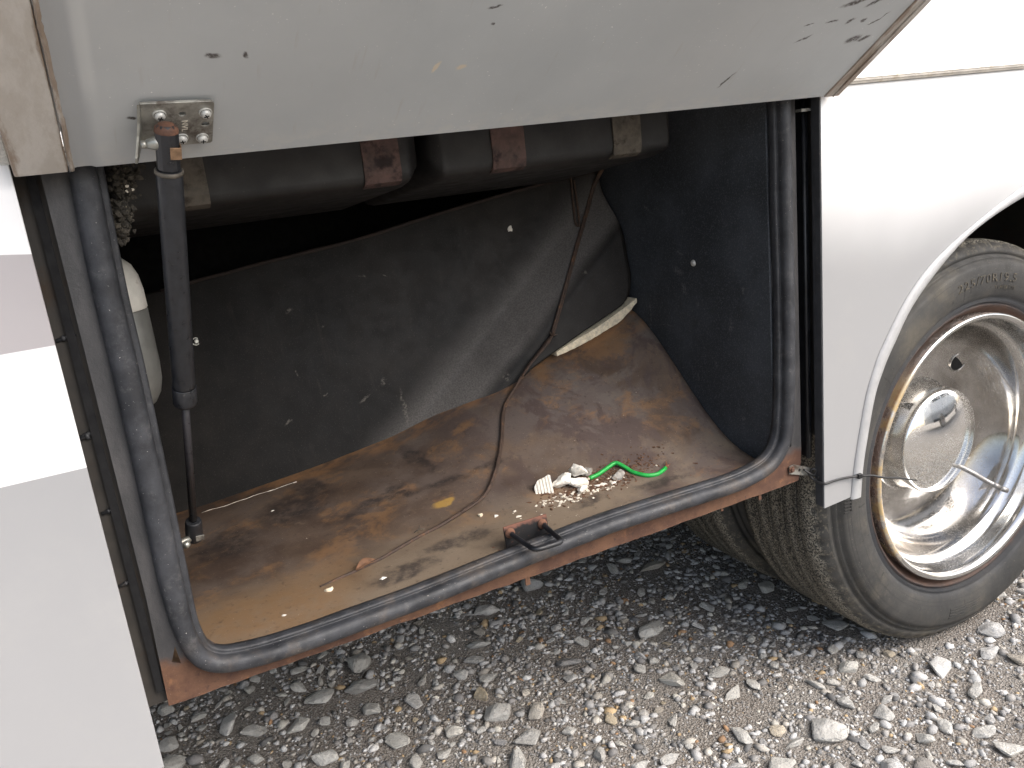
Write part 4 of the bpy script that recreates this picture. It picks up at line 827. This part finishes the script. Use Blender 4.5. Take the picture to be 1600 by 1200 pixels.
# cable tie round the panel edge
ct = empty("cable_tie", (-.46, -.004, .46)); tag(ct, "black plastic cable tie looped round the lower panel corner with its tail across the wheel", "cable tie")
O = Vector((.46, .004, -.46))
mb = MB(); P = catmull([(-.470, .022, .482), (-.4655, .016, .470), (-.4625, .004, .4665), (-.458, -.0030, .4655), (-.445, -.0035, .4655), (-.425, -.0035, .4645), (-.405, -.0050, .4625), (-.391, -.0075, .4610)], 5)
mb.tube([Vector(p)+O for p in P], .0024, 8, flat=.8); mb.build("strap", MAT["tie_black"], ct)
mb = MB(); mb.box(-.392, -.3835, -.0115, -.0055, .4565, .4645); mb.v = [tuple(Vector(p)+O) for p in mb.v]; mb.build("head", MAT["tie_black"], ct, bevel=.001)
mb = MB(); P = catmull([(-.3835, -.0085, .4600), (-.362, -.0120, .4555), (-.345, -.0180, .4490), (-.312, -.0230, .4400), (-.277, -.0290, .4280)], 5); mb.tube([Vector(p)+O for p in P], [.0027]*10+[.0024]*6+[.0020]*3+[.0013]*2, 8, flat=.7); mb.build("tail", MAT["tie_black"], ct)
mb = MB(); P = catmull([(-.477, .024, .487), (-.470, .018, .480), (-.463, .016, .476), (-.460, .014, .484), (-.4655, .018, .486), (-.468, .020, .474), (-.461, .012, .468), (-.4595, .010, .475)], 5); mb.tube([Vector(p)+O for p in P], .0020, 7); mb.build("twisted_wire", MAT["tie_black"], ct)

# ------------------------------------------------------------------ gravel
def hull_mesh(seed, sub=None):
    rr = random.Random(seed); n = rr.choice((11, 13, 15, 18)); bm = bmesh.new(); fx = rr.uniform(.75, 1.0); fy = rr.uniform(.50, .8); fzz = rr.uniform(.22, .42)
    for k in range(n):
        a = Vector((rr.gauss(0, 1), rr.gauss(0, 1), rr.gauss(0, 1))).normalized()*rr.uniform(.78, 1.02); bm.verts.new((a.x*fx, a.y*fy, a.z*fzz))
    r = bmesh.ops.convex_hull(bm, input=bm.verts[:]); bmesh.ops.delete(bm, geom=[g for g in r['geom_interior'] if isinstance(g, bmesh.types.BMVert)], context='VERTS')
    bmesh.ops.bevel(bm, geom=bm.edges[:], offset=.05, segments=1, affect='EDGES', profile=.5)
    bmesh.ops.recalc_face_normals(bm, faces=bm.faces)
    me = bpy.data.meshes.new("stone"); bm.to_mesh(me); bm.free(); me.materials.append(MAT["stone_rock"]); return me
stone_meshes = [hull_mesh(500+k) for k in range(16)]
placed = []
def tyre_zone(x, y): return (abs(x) < .15 and .03 < y < .58)
def try_place(x, y, r):
    if tyre_zone(x, y): return False
    for (a, b, q) in placed:
        if (a-x)**2+(b-y)**2 < (.72*(q+r))**2: return False
    placed.append((x, y, r)); return True
def put_stone(x, y, r, rz=None):
    o = bpy.data.objects.new("stone", random.choice(stone_meshes)); col.objects.link(o); o.parent = ground
    k = random.uniform(.8, 1.15); o.scale = (r, r*k, r*random.uniform(.8, 1.15)); o.rotation_euler = (R(random.gauss(0, 9)), R(random.gauss(0, 9)), random.uniform(0, 6.3) if rz is None else rz)
    o.location = (x, y, gz(x, y)+r*.16)
# the larger stones seen in the photograph
def front(x): return .335-.696*(x+1.1)        # ground nearest the camera that the photograph still shows
def strip(lo, hi, n, pw):
    k = t = 0
    while k < n and t < 12000:
        t += 1; x = random.uniform(-1.50, .26); y = front(x)+(.80-front(x))*random.random()**1.7
        r = lo+(hi-lo)*random.random()**pw
        if try_place(x, y, r): put_stone(x, y, r); k += 1
strip(.032, .056, 46, 1.5); strip(.020, .032, 104, 1.2); strip(.012, .020, 116, 1.0)
k = t = 0
while k < 32 and t < 3000:                     # and some either side of the view
    t += 1; x = random.uniform(-1.9, .9); y = random.uniform(-.8, .2); r = random.uniform(.014, .036)
    if y < front(x)-.05 and try_place(x, y, r): put_stone(x, y, r); k += 1
# small gravel as one mesh
ico = bmesh.new(); bmesh.ops.create_icosphere(ico, subdivisions=1, radius=1); IV = np.array([v.co[:] for v in ico.verts]); IF = np.array([[v.index for v in f.verts] for f in ico.faces]); ico.free()
def pebbles(n, rlo, rhi, pw, box, seed, avoid=True):
    g = np.random.default_rng(seed); x = g.uniform(box[0], box[1], n); y = g.uniform(box[2], box[3], n); r = rlo+(rhi-rlo)*g.random(n)**pw
    keep = ~((np.abs(x) < .13) & (y > .05) & (y < .56)) & (np.array([mnoise.noise((float(p)*4.2, float(q)*4.2, 3))+.7*mnoise.noise((float(p)*13, float(q)*13, 8)) for p, q in zip(x, y)])+g.normal(0, .28, n) > -.50); 
    for (a, b, q) in placed: keep &= ~((np.abs(x-a) < q) & (np.abs(y-b) < q) & ((x-a)**2+(y-b)**2 < (.72*q)**2))
    x, y, r = x[keep], y[keep], r[keep]; n = len(x)
    jit = IV[None]*(1+g.uniform(-.5, .3, (n, 12, 1))); sc = np.stack([g.uniform(.8, 1.35, n), g.uniform(.6, 1., n), g.uniform(.4, .75, n)], 1)*r[:, None]
    V = jit*sc[:, None]; a = g.uniform(0, 6.283, n); tx = g.normal(0, .25, n); c, s = np.cos(tx)[:, None], np.sin(tx)[:, None]
    V[..., 1], V[..., 2] = V[..., 1]*c-V[..., 2]*s, V[..., 1]*s+V[..., 2]*c
    c, s = np.cos(a)[:, None], np.sin(a)[:, None]; X = V[..., 0]*c-V[..., 1]*s; Y = V[..., 0]*s+V[..., 1]*c
    z0 = np.array([gz(float(p), float(q)) for p, q in zip(x, y)])
    P = np.stack([X+x[:, None], Y+y[:, None], V[..., 2]+(z0+r*.12)[:, None]], 2)
    pal = np.array([(.30, .29, .275), (.38, .37, .35), (.24, .225, .205), (.33, .30, .255), (.19, .18, .17), (.44, .42, .39), (.10, .098, .095), (.34, .24, .13), (.28, .16, .08), (.42, .39, .33)]); pr = np.array([.2, .16, .17, .13, .12, .07, .06, .035, .015, .04]); pr /= pr.sum()
    ci = g.choice(len(pal), n, p=pr); colr = pal[ci]*g.uniform(1.0, 1.85, (n, 1))*np.array([.97, 1, 1.045]); return P, colr
sets = [pebbles(46000, .0016, .0042, 1.3, (-1.75, .55, -.40, 1.15), 1), pebbles(8500, .004, .0088, 2.0, (-1.85, .60, -.45, 1.35), 2), pebbles(16000, .003, .009, 2.2, (-2.4, 1.2, -1.2, 2.5), 3), pebbles(900, .008, .015, 1.5, (-2.4, 1.2, -1.2, 2.2), 5), pebbles(3600, .0055, .0125, 1.9, (-1.75, .55, -.40, 1.15), 6), pebbles(1700, .007, .0165, 1.7, (-1.75, .55, -.40, 1.15), 7)]
P = np.concatenate([a for a, b in sets]); Cc = np.concatenate([b for a, b in sets]); n = len(P)
F = (IF[None]+(np.arange(n)*12)[:, None, None]).reshape(-1, 3)
me = bpy.data.meshes.new("gravel"); me.vertices.add(n*12); me.vertices.foreach_set("co", P.reshape(-1).astype(np.float32))
me.loops.add(len(F)*3); me.loops.foreach_set("vertex_index", F.reshape(-1).astype(np.int32)); me.polygons.add(len(F)); me.polygons.foreach_set("loop_start", np.arange(0, len(F)*3, 3, dtype=np.int32)); me.polygons.foreach_set("loop_total", np.full(len(F), 3, np.int32))
me.update(calc_edges=True); me.validate()
ca = me.attributes.new("tint", 'FLOAT_COLOR', 'POINT'); ca.data.foreach_set("color", np.concatenate([np.repeat(Cc, 12, 0), np.ones((n*12, 1))], 1).reshape(-1).astype(np.float32))
me.materials.append(MAT["gravel_bits"]); gv = bpy.data.objects.new("gravel", me); col.objects.link(gv); gv["kind"] = "stuff"; tag(gv, "small grey and tan crushed gravel covering the ground", "gravel")

# ------------------------------------------------------------------ white van parked opposite (seen in the chrome)
van = empty("parked_van", (5.0, -4.6, 0)); tag(van, "white van parked across the lot, seen only as a reflection in the chrome hub cap", "van")
bodyp = [(-2.9, .42), (2.9, .42), (2.95, .95), (2.75, 1.25), (1.9, 1.45), (1.25, 2.35), (.9, 2.5), (-2.85, 2.5), (-2.95, 2.3)]
plate("body", MAT["white_paint"], van, bodyp, [], -1.0, 1.0, fn=lambda a, b, y: (a, y, b), bevel=.05)
simple("van_glass", (.02, .024, .028), .08, bump=0)
for a, b, c_, d_ in ((.45, 1.5, 1.62, 2.2), (-.9, .2, 1.65, 2.2), (-2.5, -1.2, 1.65, 2.2)):
    mb = MB(); mb.box(a, min(b, 1.25), 1.001, 1.012, c_, d_); mb.build("window", MAT["van_glass"], van, bevel=.004)
mb = MB(); mb.box(-2.85, 2.85, .97, 1.02, .40, .55); mb.build("sill", MAT["black_paint"], van)
for x in (-1.85, 1.9):
    mb = MB(); mb.lathe([(.20, .02), (.30, .0), (.36, .04), (.36, .20), (.30, .23)], (x, 1.06, .36), (0, -1, 0), 40); w = mb.build("wheel", MAT["tyre_rubber"], van)
    mb = MB(); mb.lathe([(.21, .01), (.19, .0), (.16, .05), (.07, .04), (0, .03)], (x, 1.06, .36), (0, -1, 0), 40); mb.build("rim", MAT["rim_polish"], w)
